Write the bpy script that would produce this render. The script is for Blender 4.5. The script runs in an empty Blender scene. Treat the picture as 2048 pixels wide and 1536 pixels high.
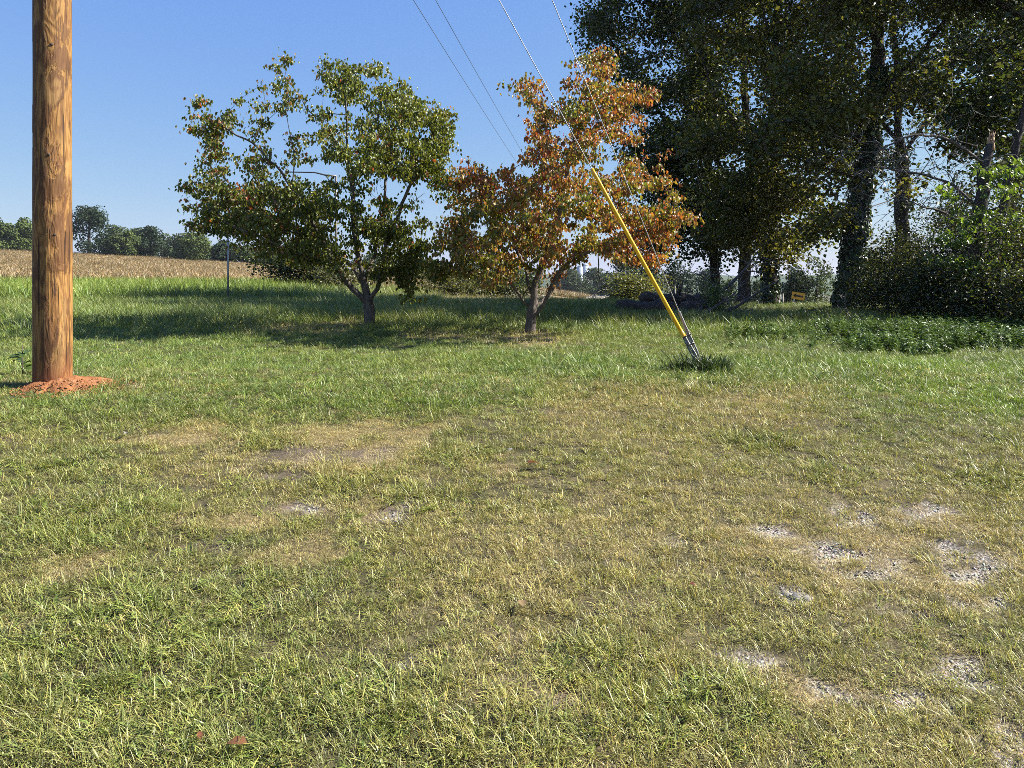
import bpy, math, random
import numpy as np
rng = np.random.default_rng(7)
random.seed(7)
R = math.radians
sc = bpy.context.scene
col = sc.collection

# ------------------------------------------------------------------ camera
F, HOR, CZ = 1450.0, 560.0, 1.55           # focal length and horizon in photo pixels, eye height
cd = bpy.data.cameras.new('camera')
cam = bpy.data.objects.new('camera', cd)
col.objects.link(cam)
cam.location = (0, 0, CZ)
cam.rotation_euler = (R(90), 0, 0)
cd.sensor_width = 36
cd.lens = 36 * F / 2048
cd.shift_y = -(768 - HOR) / 2048
cd.clip_start = .05
cd.clip_end = 8000
sc.camera = cam

# ------------------------------------------------------------------ sky, sun, exposure
SUN_EL, SUN_AZ = 40.0, 6.0                # azimuth measured from +X towards +Y
w = bpy.data.worlds.new('World')
sc.world = w
w.use_nodes = True
nt = w.node_tree
bg = nt.nodes['Background']
sky = nt.nodes.new('ShaderNodeTexSky')
sky.sky_type = 'NISHITA'
sky.sun_disc = False
sky.sun_elevation = R(SUN_EL)
sky.sun_rotation = R(90 - SUN_AZ)
sky.air_density = 1.0
sky.dust_density = .35
sky.ozone_density = 2.5
sep = nt.nodes.new('ShaderNodeSeparateColor'); cmb = nt.nodes.new('ShaderNodeCombineColor')
nt.links.new(sky.outputs[0], sep.inputs[0])
for i_, (g_, a_) in enumerate(((.78, .545), (.575, .85), (.05, 2.75))):   # the camera's tone curve on the bright sky, the same in every direction
    pw = nt.nodes.new('ShaderNodeMath'); pw.operation = 'POWER'; pw.inputs[1].default_value = g_
    ml = nt.nodes.new('ShaderNodeMath'); ml.operation = 'MULTIPLY'; ml.inputs[1].default_value = a_
    nt.links.new(sep.outputs[i_], pw.inputs[0]); nt.links.new(pw.outputs[0], ml.inputs[0]); nt.links.new(ml.outputs[0], cmb.inputs[i_])
nt.links.new(cmb.outputs[0], bg.inputs[0])
bg.inputs[1].default_value = .094
ld = bpy.data.lights.new('sun', 'SUN')
ld.energy = 5.0
ld.angle = R(.53)
ld.color = (1, .95, .87)
sun = bpy.data.objects.new('sun', ld)
col.objects.link(sun)
sdir = np.array([math.cos(R(SUN_EL)) * math.cos(R(SUN_AZ)), math.cos(R(SUN_EL)) * math.sin(R(SUN_AZ)), math.sin(R(SUN_EL))])
from mathutils import Vector, Matrix
sun.rotation_euler = Vector(sdir).to_track_quat('Z', 'Y').to_euler()
sun.location = (20, 0, 30)
sc.view_settings.view_transform = 'Standard'
sc.view_settings.look = 'None'
sc.view_settings.exposure = 1.6
sc.view_settings.gamma = 1
cy = sc.cycles
cy.max_bounces = 6
cy.diffuse_bounces = 3
cy.glossy_bounces = 2
cy.transmission_bounces = 4
cy.transparent_max_bounces = 4
cy.volume_bounces = 0
cy.use_denoising = False
cy.sample_clamp_indirect = 1.5
cy.filter_width = .8

# ------------------------------------------------------------------ helpers
def sm(t):
    t = np.clip(t, 0, 1)
    return t * t * (3 - 2 * t)

def vnoise(x, y, seed=0):
    x = np.asarray(x, float); y = np.asarray(y, float)
    xi = np.floor(x).astype(np.int64); yi = np.floor(y).astype(np.int64)
    fx = sm(x - xi); fy = sm(y - yi)
    def h(a, b):
        n = (a * 374761393 + b * 668265263 + seed * 1442695041) & 0x7fffffff
        n = ((n ^ (n >> 13)) * 1274126177) & 0x7fffffff
        return ((n ^ (n >> 16)) & 0xffff) / 65535.0
    return (h(xi, yi) * (1 - fx) + h(xi + 1, yi) * fx) * (1 - fy) + (h(xi, yi + 1) * (1 - fx) + h(xi + 1, yi + 1) * fx) * fy

def fbm(x, y, seed=0, o=4):
    s, a, t = 0, .5, 0
    for i in range(o):
        s = s + a * vnoise(x * 2 ** i, y * 2 ** i, seed + i * 17); t += a; a *= .5
    return s / t

def ground_z(X, Y):
    X = np.asarray(X, float); Y = np.asarray(Y, float)
    near = .62 * sm((Y - .8) / 6.4) + .14 * sm((Y - 7.5) / 10)
    near = near + .05 * (fbm(X * .5, Y * .5, 3, 3) - .5) * sm((Y - 1) / 3) + .03 * (fbm(X * 2, Y * 2, 9, 2) - .5)
    c = np.interp(X, [-400, -120, -50, 8, 20, 60, 250, 900], [14, 8.2, 4.4, -.9, -3.2, -6.5, -11, -14])
    f45 = np.interp(X, [-60, -12, 3, 12, 30, 90], [1.3, 1.1, .1, -1.2, -2.8, -7])
    t = (Y - 45) / 105
    far = f45 + (c - f45) * np.clip(t, -.3, 1) - np.clip(t - 1, 0, 40) * .9
    far = far + .5 * (fbm(X * .03, Y * .03, 5, 3) - .5) * sm((Y - 40) / 60)
    s = sm((Y - 23) / 20)
    return near * (1 - s) + far * s

def gz(X, Y):
    return float(ground_z(X, Y))

def at(px, py, Y):
    return np.array([(px - 1024) / F * Y, Y, CZ - (py - HOR) / F * Y])

def ground_at(px, py):
    Ys = np.geomspace(1.2, 60, 3000)
    Xs = (px - 1024) / F * Ys
    rows = HOR + F * (CZ - ground_z(Xs, Ys)) / Ys
    i = np.argmax(rows <= py)
    return Xs[i], Ys[i]

def foot(px, Y):
    X = (px - 1024) / F * Y
    return np.array([X, Y, gz(X, Y)])

def mkmesh(name, V, faces, attrs=None, smooth=False, mats=None, midx=None):
    """faces: list of int arrays (n,3) or (n,4)"""
    me = bpy.data.meshes.new(name)
    V = np.asarray(V, np.float32)
    me.vertices.add(len(V))
    me.vertices.foreach_set('co', V.ravel())
    faces = [np.asarray(f, np.int32) for f in faces if len(f)]
    nl = sum(f.size for f in faces); nf = sum(len(f) for f in faces)
    me.loops.add(nl)
    me.loops.foreach_set('vertex_index', np.concatenate([f.ravel() for f in faces]))
    me.polygons.add(nf)
    tot = np.concatenate([np.full(len(f), f.shape[1], np.int32) for f in faces])
    st = np.concatenate([[0], np.cumsum(tot)[:-1]]).astype(np.int32)
    me.polygons.foreach_set('loop_start', st)
    me.polygons.foreach_set('loop_total', tot)
    if smooth:
        me.polygons.foreach_set('use_smooth', np.ones(nf, bool))
    for k, v in (attrs or {}).items():
        v = np.asarray(v, np.float32)
        if v.ndim == 1:
            a = me.attributes.new(k, 'FLOAT', 'POINT'); a.data.foreach_set('value', v)
        else:
            if v.shape[1] == 3:
                v = np.concatenate([v, np.ones((len(v), 1), np.float32)], 1)
            a = me.attributes.new(k, 'FLOAT_COLOR', 'POINT'); a.data.foreach_set('color', v.ravel())
    for m in (mats or []):
        me.materials.append(m)
    if midx is not None:
        me.polygons.foreach_set('material_index', np.asarray(midx, np.int32))
    me.update(calc_edges=True)
    me.validate()
    return me

def obj(name, me, parent=None, link=True):
    o = bpy.data.objects.new(name, me)
    if parent is not None and name in ('twigs', 'bare_twigs', 'stems', 'crown', 'foliage', 'ivy', 'shoot_leaves'):
        o['kind'] = 'stuff'
    if link:
        col.objects.link(o)
    if parent is not None:
        o.parent = parent
        o.matrix_parent_inverse = Matrix.Translation(-Vector(parent.location))
    return o

def tag(o, label=None, cat=None, group=None, kind=None):
    if label: o['label'] = label
    if cat: o['category'] = cat
    if group: o['group'] = group
    if kind: o['kind'] = kind
    return o

def empty(name, loc, label=None, cat=None, group=None):
    o = bpy.data.objects.new(name, None)
    col.objects.link(o)
    o.location = tuple(float(v) for v in loc)
    o.empty_display_size = .2
    return tag(o, label, cat, group)

class MB:
    def __init__(s): s.V = []; s.f3 = []; s.f4 = []; s.n = 0
    def add(s, V, f3=None, f4=None):
        V = np.asarray(V, float).reshape(-1, 3)
        if f3 is not None and len(f3): s.f3.append(np.asarray(f3) + s.n)
        if f4 is not None and len(f4): s.f4.append(np.asarray(f4) + s.n)
        s.V.append(V); s.n += len(V)
    def box(s, c, half, rot=None):
        b = np.array([[x, y, z] for x in (-1, 1) for y in (-1, 1) for z in (-1, 1)], float) * half
        if rot is not None: b = b @ np.asarray(rot).T
        s.add(b + np.asarray(c), f4=[[0, 1, 3, 2], [4, 6, 7, 5], [0, 4, 5, 1], [2, 3, 7, 6], [0, 2, 6, 4], [1, 5, 7, 3]])
    def tube(s, P, r, n=8, cap=True, noise=0, ref=None):
        P = np.asarray(P, float); m = len(P)
        r = np.broadcast_to(np.asarray(r, float), (m,)).copy()
        T = np.gradient(P, axis=0)
        T /= np.maximum(np.linalg.norm(T, axis=1, keepdims=True), 1e-9)
        if ref is None:
            mean = np.abs(T.mean(0)); ref = np.eye(3)[int(np.argmin(mean))]
        A = np.cross(T, ref); A /= np.maximum(np.linalg.norm(A, axis=1, keepdims=True), 1e-9)
        B = np.cross(T, A)
        th = np.arange(n) * 2 * math.pi / n
        rr = r[:, None] * np.ones((1, n))
        if noise:
            rr = rr * (1 + noise * (rng.random((m, n)) - .5))
        V = P[:, None, :] + rr[..., None] * (np.cos(th)[None, :, None] * A[:, None, :] + np.sin(th)[None, :, None] * B[:, None, :])
        i = np.arange(m - 1)[:, None] * n; j = np.arange(n)[None, :]; k = (j + 1) % n
        f4 = np.stack([i + j, i + k, i + n + k, i + n + j], -1).reshape(-1, 4)
        V = V.reshape(-1, 3); f3 = []
        if cap:
            V = np.concatenate([V, P[:1], P[-1:]])
            a, b = m * n, m * n + 1
            f3 = [[a, (q + 1) % n, q] for q in range(n)] + [[b, (m - 1) * n + q, (m - 1) * n + (q + 1) % n] for q in range(n)]
        s.add(V, f3, f4)
    def mesh(s, name, mat, smooth=True, attrs=None):
        fs = []
        if s.f3: fs.append(np.concatenate(s.f3))
        if s.f4: fs.append(np.concatenate(s.f4))
        return mkmesh(name, np.concatenate(s.V), fs, smooth=smooth, mats=[mat], attrs=attrs)
    def build(s, name, mat, parent=None, smooth=True):
        return obj(name, s.mesh(name, mat, smooth), parent)

# ------------------------------------------------------------------ materials
class NT:
    def __init__(s, name):
        s.m = bpy.data.materials.new(name); s.m.use_nodes = True
        s.t = s.m.node_tree; s.t.nodes.clear()
        s.out = s.t.nodes.new('ShaderNodeOutputMaterial')
    def n(s, typ, **kw):
        nd = s.t.nodes.new('ShaderNode' + typ)
        ins = kw.pop('ins', {})
        for k, v in kw.items(): setattr(nd, k, v)
        for k, v in ins.items():
            if isinstance(v, bpy.types.NodeSocket): s.t.links.new(v, nd.inputs[k])
            else: nd.inputs[k].default_value = v
        return nd
    def mix(s, fac, a, b, typ='MIX'):
        nd = s.t.nodes.new('ShaderNodeMix'); nd.data_type = 'RGBA'; nd.blend_type = typ
        for i, v in ((0, fac), (6, a), (7, b)):
            if isinstance(v, bpy.types.NodeSocket): s.t.links.new(v, nd.inputs[i])
            else: nd.inputs[i].default_value = v if not isinstance(v, tuple) or len(v) == 4 else (*v, 1)
        return nd.outputs[2]
    def ramp(s, fac, stops, interp='LINEAR'):
        nd = s.t.nodes.new('ShaderNodeValToRGB'); nd.color_ramp.interpolation = interp
        e = nd.color_ramp.elements
        while len(e) < len(stops): e.new(.5)
        for q, (p, c) in zip(e, stops):
            q.position = p; q.color = (*c, 1) if not isinstance(c, float) else (c, c, c, 1)
        s.t.links.new(fac, nd.inputs[0])
        return nd.outputs[0]
    def math(s, op, a, b=None, clamp=False):
        nd = s.t.nodes.new('ShaderNodeMath'); nd.operation = op; nd.use_clamp = clamp
        for i, v in ((0, a), (1, b)):
            if v is None: continue
            if isinstance(v, bpy.types.NodeSocket): s.t.links.new(v, nd.inputs[i])
            else: nd.inputs[i].default_value = v
        return nd.outputs[0]
    def noise(s, vec, scale, detail=4, rough=.55, dist=0):
        return s.n('TexNoise', ins={'Vector': vec, 'Scale': scale, 'Detail': detail, 'Roughness': rough, 'Distortion': dist}).outputs[0]
    def mapping(s, vec, scale):
        return s.n('Mapping', ins={'Vector': vec, 'Scale': scale}).outputs[0]
    def link(s, a, b): s.t.links.new(a, b)
    def principled(s, color, rough=.8, spec=.3, metal=0, bump=None, bstr=.4, bdist=.02):
        p = s.n('BsdfPrincipled')
        for k, v in (('Base Color', color), ('Roughness', rough), ('Specular IOR Level', spec), ('Metallic', metal)):
            if isinstance(v, bpy.types.NodeSocket): s.link(v, p.inputs[k])
            else: p.inputs[k].default_value = (*v, 1) if isinstance(v, tuple) else v
        if bump is not None:
            b = s.n('Bump', ins={'Height': bump, 'Strength': bstr, 'Distance': bdist})
            s.link(b.outputs[0], p.inputs['Normal'])
        s.link(p.outputs[0], s.out.inputs[0])
        return p

def attr(N, name, typ='GEOMETRY'):
    a = N.n('Attribute', attribute_name=name); a.attribute_type = typ
    return a

def leaf_mat(name, trans=.35, rough=.5, spec=.35, tcol=(1.25, 1.15, .55), color=None, inst=False):
    N = NT(name)
    if color is not None: c = N.n('RGB').outputs[0]; c.default_value = (*color, 1)
    elif inst:
        c = attr(N, 'tint', 'INSTANCER').outputs[0]
        c = N.mix(1.0, c, attr(N, 'col').outputs[0], 'MULTIPLY')
    else: c = attr(N, 'col').outputs[0]
    p = N.n('BsdfPrincipled', ins={'Base Color': c, 'Roughness': rough, 'Specular IOR Level': spec})
    tc = N.mix(1.0, c, tcol, 'MULTIPLY')
    t = N.n('BsdfTranslucent', ins={'Color': tc})
    ms = N.n('MixShader', ins={0: trans, 1: p.outputs[0], 2: t.outputs[0]})
    N.link(ms.outputs[0], N.out.inputs[0])
    return N.m

M = {}
M['leaf'] = leaf_mat('dogwood_leaf', .42, .42, .45)
M['woodleaf'] = leaf_mat('wood_leaf', .45, .42, .45)
M['farleaf'] = leaf_mat('far_leaf', .2, .7, .2)
M['grass'] = leaf_mat('grass_blade', .24, .45, .45, inst=True, tcol=(1.1, 1.1, .6))
M['ivy'] = leaf_mat('ivy_leaf', .25, .4, .5)

def bark(name, a, b, scale=18):
    N = NT(name)
    g = N.n('TexCoord').outputs['Object']
    v = N.mapping(g, (1, 1, .22))
    n1 = N.noise(v, scale, 5, .65)
    n2 = N.noise(g, scale * .25, 3)
    c = N.ramp(n1, [(.3, a), (.7, b)])
    c = N.mix(N.math('MULTIPLY', n2, .6), c, tuple(.5 * (x + y) + .03 for x, y in zip(a, b)))
    N.principled(c, .9, .2, bump=n1, bstr=.9, bdist=.03)
    return N.m
M['bark_dog'] = bark('dogwood_bark', (.035, .026, .02), (.19, .16, .13), 26)
M['bark_oak'] = bark('woodland_bark', (.014, .011, .009), (.075, .06, .048), 12)
M['bark_dead'] = bark('dead_wood', (.04, .033, .028), (.16, .14, .12), 14)
M['bark_snag'] = bark('snag_bark', (.035, .028, .023), (.13, .11, .09), 14)
M['bark_log'] = bark('log_bark', (.02, .015, .012), (.085, .065, .05), 9)
M['twig'] = bark('twig_bark', (.04, .03, .024), (.13, .105, .085), 20)
M['deadtwig'] = bark('dead_twig', (.09, .08, .07), (.22, .20, .18), 20)

# utility pole wood
N = NT('treated_pole_wood')
g = N.n('TexCoord').outputs['Object']
v = N.mapping(g, (1.0, 1.0, .16))
warp = N.noise(N.mapping(g, (1, 1, .45)), 5.0, 3, .5)
big = N.noise(v, 7.0, 3, .5, .6)
band = N.math('SINE', N.math('MULTIPLY', N.math('ADD', big, N.math('MULTIPLY', warp, .25)), 62.0))
fine = N.noise(N.mapping(g, (1, 1, .04)), 150, 5, .65)
c = N.ramp(N.math('MULTIPLY_ADD', band, .5), [(.15, (.19, .088, .024)), (.85, (.29, .155, .044))])
for nd in N.t.nodes:
    if nd.type == 'MATH' and nd.operation == 'MULTIPLY_ADD': nd.inputs[2].default_value = .5
patch = N.ramp(N.noise(N.mapping(g, (1, 1, .3)), 6.5, 6, .62, .5), [(.48, 0.0), (.53, 1.0)])
c = N.mix(N.math('MULTIPLY', patch, .75), c, (.080, .031, .011))
pale = N.ramp(N.noise(N.mapping(g, (1, 1, .22)), 6.0, 5, .6, .3), [(.56, 0.0), (.62, 1.0)])
c = N.mix(N.math('MULTIPLY', pale, .6), c, (.33, .19, .065))
dark = N.ramp(N.noise(N.mapping(g, (1, 1, .12)), 4.0, 5, .65, .3), [(.52, 0.0), (.66, 1.0)])
c = N.mix(N.math('MULTIPLY', dark, .7), c, (.030, .014, .007))
c = N.mix(.5, c, N.ramp(fine, [(.3, (.45, .45, .45)), (.7, (1.25, 1.25, 1.25))]), 'MULTIPLY')
crack = N.ramp(N.noise(N.mapping(g, (1, 1, .025)), 55, 3, .5), [(.63, 0.0), (.67, 1.0)])
c = N.mix(crack, c, (.04, .018, .008))
# red clay stain on the foot
z = N.n('SeparateXYZ', ins={0: g}).outputs[2]
st = N.ramp(z, [(.02, 1.0), (.3, 0.0)])
c = N.mix(N.math('MULTIPLY', st, .55), c, (.17, .04, .016))
h = N.math('ADD', N.math('MULTIPLY', patch, .5), N.math('ADD', N.math('MULTIPLY', fine, .5), N.math('SUBTRACT', N.math('MULTIPLY', band, .15), crack)))
N.principled(c, .72, .3, bump=h, bstr=.65, bdist=.012)
M['pole'] = N.m

def plain(name, color, rough=.6, metal=0, spec=.4, var=.25, scale=20):
    N = NT(name)
    g = N.n('TexCoord').outputs['Object']
    n = N.noise(g, scale, 4)
    lo = tuple(x * (1 - var) for x in color); hi = tuple(min(1, x * (1 + var)) for x in color)
    N.principled(N.ramp(n, [(.3, lo), (.7, hi)]), rough, spec, metal, bump=n, bstr=.15, bdist=.005)
    return N.m
M['steel'] = plain('galvanised_steel', (.24, .245, .255), .5, .5, var=.2, scale=40)
M['darksteel'] = plain('weathered_steel', (.13, .12, .11), .5, .6)
M['yellow'] = plain('yellow_plastic', (.70, .37, .008), .38, 0, .5, var=.06, scale=8)
M['signyellow'] = plain('sign_yellow', (.72, .36, .015), .45, 0, .5, var=.05)
M['signblack'] = plain('sign_black', (.012, .012, .012), .5)
M['greymetal'] = plain('sign_back', (.30, .32, .33), .5, .4)
M['weathered'] = plain('weathered_board', (.27, .24, .195), .85, 0, .2, var=.3, scale=12)
M['silo'] = plain('silo_grey', (.30, .34, .40), .6, .2, var=.15, scale=1)
M['stone'] = plain('pale_stone', (.22, .205, .18), .9, 0, .2, var=.25, scale=30)
M['paper'] = plain('pale_scrap', (.34, .33, .31), .8, var=.1)
M['deadleaf'] = leaf_mat('dead_leaf', .2, .6, .3, color=(.26, .13, .055))
M['redleaf'] = leaf_mat('red_leaf', .2, .6, .3, color=(.30, .045, .03))
M['brownleaf'] = leaf_mat('brown_leaf', .2, .6, .3, color=(.20, .085, .04))

N = NT('red_clay')
g = N.n('TexCoord').outputs['Object']
n1 = N.noise(g, 9, 5, .6); n2 = N.noise(g, 60, 4, .7)
c = N.ramp(n1, [(.3, (.19, .076, .032)), (.55, (.28, .122, .052)), (.75, (.36, .20, .105))])
c = N.mix(.35, c, N.ramp(n2, [(.35, (.5, .5, .5)), (.65, (1.2, 1.2, 1.2))]), 'MULTIPLY')
N.principled(c, .95, .1, bump=n2, bstr=.8, bdist=.02)
M['clay'] = N.m

# ground
N = NT('lawn_soil')
g = N.n('TexCoord').outputs['Object']
n1 = N.noise(g, 1.3, 5, .6); n2 = N.noise(g, 45, 5, .7); n3 = N.noise(g, 9, 4, .6)
vor = N.n('TexVoronoi', ins={'Vector': g, 'Scale': 75.0}); vd = vor.outputs['Distance']; vc = vor.outputs['Color']
turf = N.ramp(n3, [(.3, (.028, .026, .013)), (.7, (.09, .078, .040))])
straw = N.ramp(n2, [(.35, (.05, .037, .024)), (.5, (.15, .115, .065)), (.65, (.27, .21, .12))])
soil = N.ramp(n2, [(.3, (.055, .042, .032)), (.7, (.15, .118, .085))])
grv = N.mix(.6, (.36, .34, .315), N.n('Hue­SaturationValue'.replace('\u00ad', '')).outputs[0] if False else vc, 'MULTIPLY')
grv = N.mix(N.ramp(vd, [(.3, 0.0), (.75, 1.0)]), N.mix(.75, grv, (.34, .305, .255)), (.12, .10, .078))
c = N.mix(attr(N, 'straw').outputs['Fac'], turf, straw)
c = N.mix(N.math('MULTIPLY', attr(N, 'soil').outputs['Fac'], N.ramp(n3, [(.35, .4), (.6, 1.0)])), c, soil)
c = N.mix(attr(N, 'gravel').outputs['Fac'], c, grv)
N.principled(c, .95, .15, bump=N.math('ADD', n2, N.math('MULTIPLY', vd, attr(N, 'gravel').outputs['Fac'])), bstr=.6, bdist=.015)
M['ground'] = N.m

N = NT('crop_soil')
g = N.n('TexCoord').outputs['Object']
N.principled(N.ramp(N.noise(g, 2, 5), [(.3, (.14, .10, .055)), (.7, (.24, .18, .095))]), .95, .1)
M['cropsoil'] = N.m
N = NT('far_forest')
g = N.n('TexCoord').outputs['Object']
N.principled(N.ramp(N.noise(g, .06, 6, .7), [(.35, (.02, .035, .014)), (.65, (.06, .085, .03))]), .95, .1, bump=N.noise(g, .06, 6, .7), bstr=1, bdist=6)
M['hills'] = N.m

# ------------------------------------------------------------------ lawn zones (pixel spots turned into ground ellipses)
STRAW = [(720, 893, 170, 42), (860, 868, 70, 22), (330, 885, 115, 20), (430, 862, 80, 14), (600, 1022, 75, 22), (740, 1040, 60, 40), (130, 1130, 95, 26), (590, 1112, 80, 30),
         (470, 1045, 120, 20), (1740, 1120, 240, 60), (1600, 1080, 90, 30), (1880, 1035, 120, 30), (1130, 1410, 70, 30), (1900, 1340, 90, 50), (1480, 1060, 80, 24), (1660, 1380, 90, 30),
         (1530, 800, 80, 8), (640, 920, 110, 20), (1000, 930, 70, 16)]
GRAVEL = [(1690, 1112, 70, 26), (1890, 1103, 75, 20), (1800, 1128, 60, 16), (1745, 1145, 60, 18), (2000, 1112, 60, 16), (1590, 1192, 42, 20), (1700, 1032, 55, 18), (1560, 1062, 45, 14),
          (1860, 1025, 45, 12), (1950, 1150, 60, 20), (1905, 1335, 60, 34), (1630, 1385, 60, 24), (2030, 1500, 60, 40), (1800, 1220, 60, 18), (790, 1022, 40, 18), (620, 1018, 55, 12),
          (1685, 1245, 45, 16), (1960, 1205, 60, 18), (1830, 1400, 60, 22), (820, 1330, 40, 16), (1500, 1325, 50, 16), (1270, 1130, 36, 10), (1340, 1085, 40, 10)]
SOIL = [(620, 908, 85, 18), (730, 912, 80, 16), (560, 955, 40, 10), (590, 1018, 60, 14), (790, 1020, 45, 18), (1130, 1400, 50, 20), (990, 1440, 46, 20), (1000, 1365, 30, 14), (1850, 1020, 60, 12), (420, 1090, 40, 14)]
LUSH = [(530, 885, 70, 16), (880, 908, 110, 18), (640, 970, 160, 34), (200, 830, 300, 36), (700, 800, 400, 30), (1950, 800, 130, 40), (2000, 960, 80, 30), (1500, 880, 80, 22), (150, 1040, 150, 60),
        (120, 1350, 330, 170), (1660, 955, 50, 22), (1170, 1330, 110, 50), (1440, 1420, 150, 60), (1100, 730, 150, 20), (100, 930, 160, 40), (830, 1000, 90, 22), (500, 1450, 420, 110), (1000, 1490, 220, 60), (1230, 1460, 300, 60), (350, 1230, 200, 60), (1600, 760, 350, 40), (1150, 790, 100, 20)]
LITTER = [(1050, 678, 110, 16), (640, 658, 120, 14), (880, 672, 80, 10)]

def ell(list_):
    out = []
    for (px, py, rx, ry) in list_:
        x, y = ground_at(px, py)
        y1 = ground_at(px, py - ry)[1]; y0 = ground_at(px, py + ry)[1]
        out.append((x, .5 * (y0 + y1), rx / F * y, max(.5 * (y1 - y0), .02)))
    return out
STRAW_E, GRAVEL_E, SOIL_E, LUSH_E, LITTER_E = map(ell, (STRAW, GRAVEL, SOIL, LUSH, LITTER))

def zone(X, Y, E, warp=.55, soft=.35, seed=1):
    m = np.zeros_like(X)
    nz = (fbm(X * 3.1, Y * 3.1, seed, 4) - .5) * 2 * warp + (fbm(X * 13, Y * 13, seed + 50, 3) - .5) * 2 * warp
    for (cx, cy_, rx, ry) in E:
        d = np.hypot((X - cx) / rx, (Y - cy_) / ry) + nz
        m = np.maximum(m, 1 - sm((d - 1 + soft) / (2 * soft)))
    return m

def zones(X, Y):
    st = zone(X, Y, STRAW_E, .8, .3, 1) * sm((fbm(X * 6, Y * 6, 14, 3) - .37) / .14)
    gr = zone(X, Y, GRAVEL_E, 1.1, .4, 2) * sm((fbm(X * 9, Y * 9, 15, 3) - .30) / .16)
    so = zone(X, Y, SOIL_E, .6, .4, 3)
    lu = zone(X, Y, LUSH_E, .5, .5, 4)
    li = zone(X, Y, LITTER_E, .5, .4, 5)
    # general dryness: the worn drive on the right and middle of the near lawn
    u = X / np.maximum(Y, .5)
    dry = .27 + .42 * sm((u + .30) / .3) * sm((5.3 - Y) / 1.2)
    dry = dry + .36 * sm((u - .0) / .08) * sm((.52 - u) / .1) * sm((Y - 4.6) / .5) * sm((6.9 - Y) / .5)
    dry = dry + .30 * sm((u + .62) / .2) * sm((-.05 - u) / .2) * sm((Y - 3.2) / .6) * sm((5.6 - Y) / .6)
    dry = dry + .75 * (fbm(X * 1.1, Y * 1.1, 21, 4) - .5)
    dry = dry - .22 * sm((Y - 6.0) / 1.0) + .10 * sm((Y - 10) / 3)
    dry = np.clip(dry + .45 * st + .3 * gr - .32 * lu, 0, 1)
    return st, gr, so, lu, li, dry

# ------------------------------------------------------------------ ground sheet
def build_ground():
    ys = np.concatenate([[-60, -20, -6, -2, 0, .6], np.geomspace(1.0, 14, 330), np.geomspace(14.3, 160, 120), np.geomspace(170, 3500, 30)])
    us = np.concatenate([[-9, -5, -3, -2, -1.3], np.linspace(-1.05, 1.05, 330), [1.3, 2, 3, 5, 9]])
    Yg, U = np.meshgrid(ys, us, indexing='ij')
    X = U * np.minimum(np.maximum(np.abs(Yg), 3.0), 550 + 1e-3 * np.abs(Yg)) + np.sign(U) * np.maximum(np.abs(U) - 1.0, 0) * 20 + np.clip(U, -1.05, 1.05) * np.maximum(Yg - 550, 0)
    # keep rows parallel where Y is small
    Z = ground_z(X, Yg)
    near = (Yg > .5) & (Yg < 16)
    Z = Z + np.where(near, .018 * (fbm(X * 7, Yg * 7, 31, 3) - .5), 0)
    st, gr, so, lu, li, dry = zones(X, Yg)
    base = sm((fbm(X * 6, Yg * 6, 40, 3) - .42) / .2) * .5 * dry
    strawa = np.clip(np.maximum(st, base) + .6 * li, 0, 1)
    Z = Z - .012 * gr
    n, m = Yg.shape
    idx = np.arange(n * m).reshape(n, m)
    f = np.stack([idx[:-1, :-1], idx[:-1, 1:], idx[1:, 1:], idx[1:, :-1]], -1).reshape(-1, 4)
    V = np.stack([X, Yg, Z], -1).reshape(-1, 3)
    me = mkmesh('ground', V, [f], {'straw': strawa.ravel(), 'gravel': gr.ravel(), 'soil': np.clip(so + .5 * li, 0, 1).ravel()}, True, [M['ground']])
    o = obj('ground', me)
    tag(o, 'grassy roadside lawn with dry patches and worn gravel', kind='structure')
build_ground()

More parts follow.
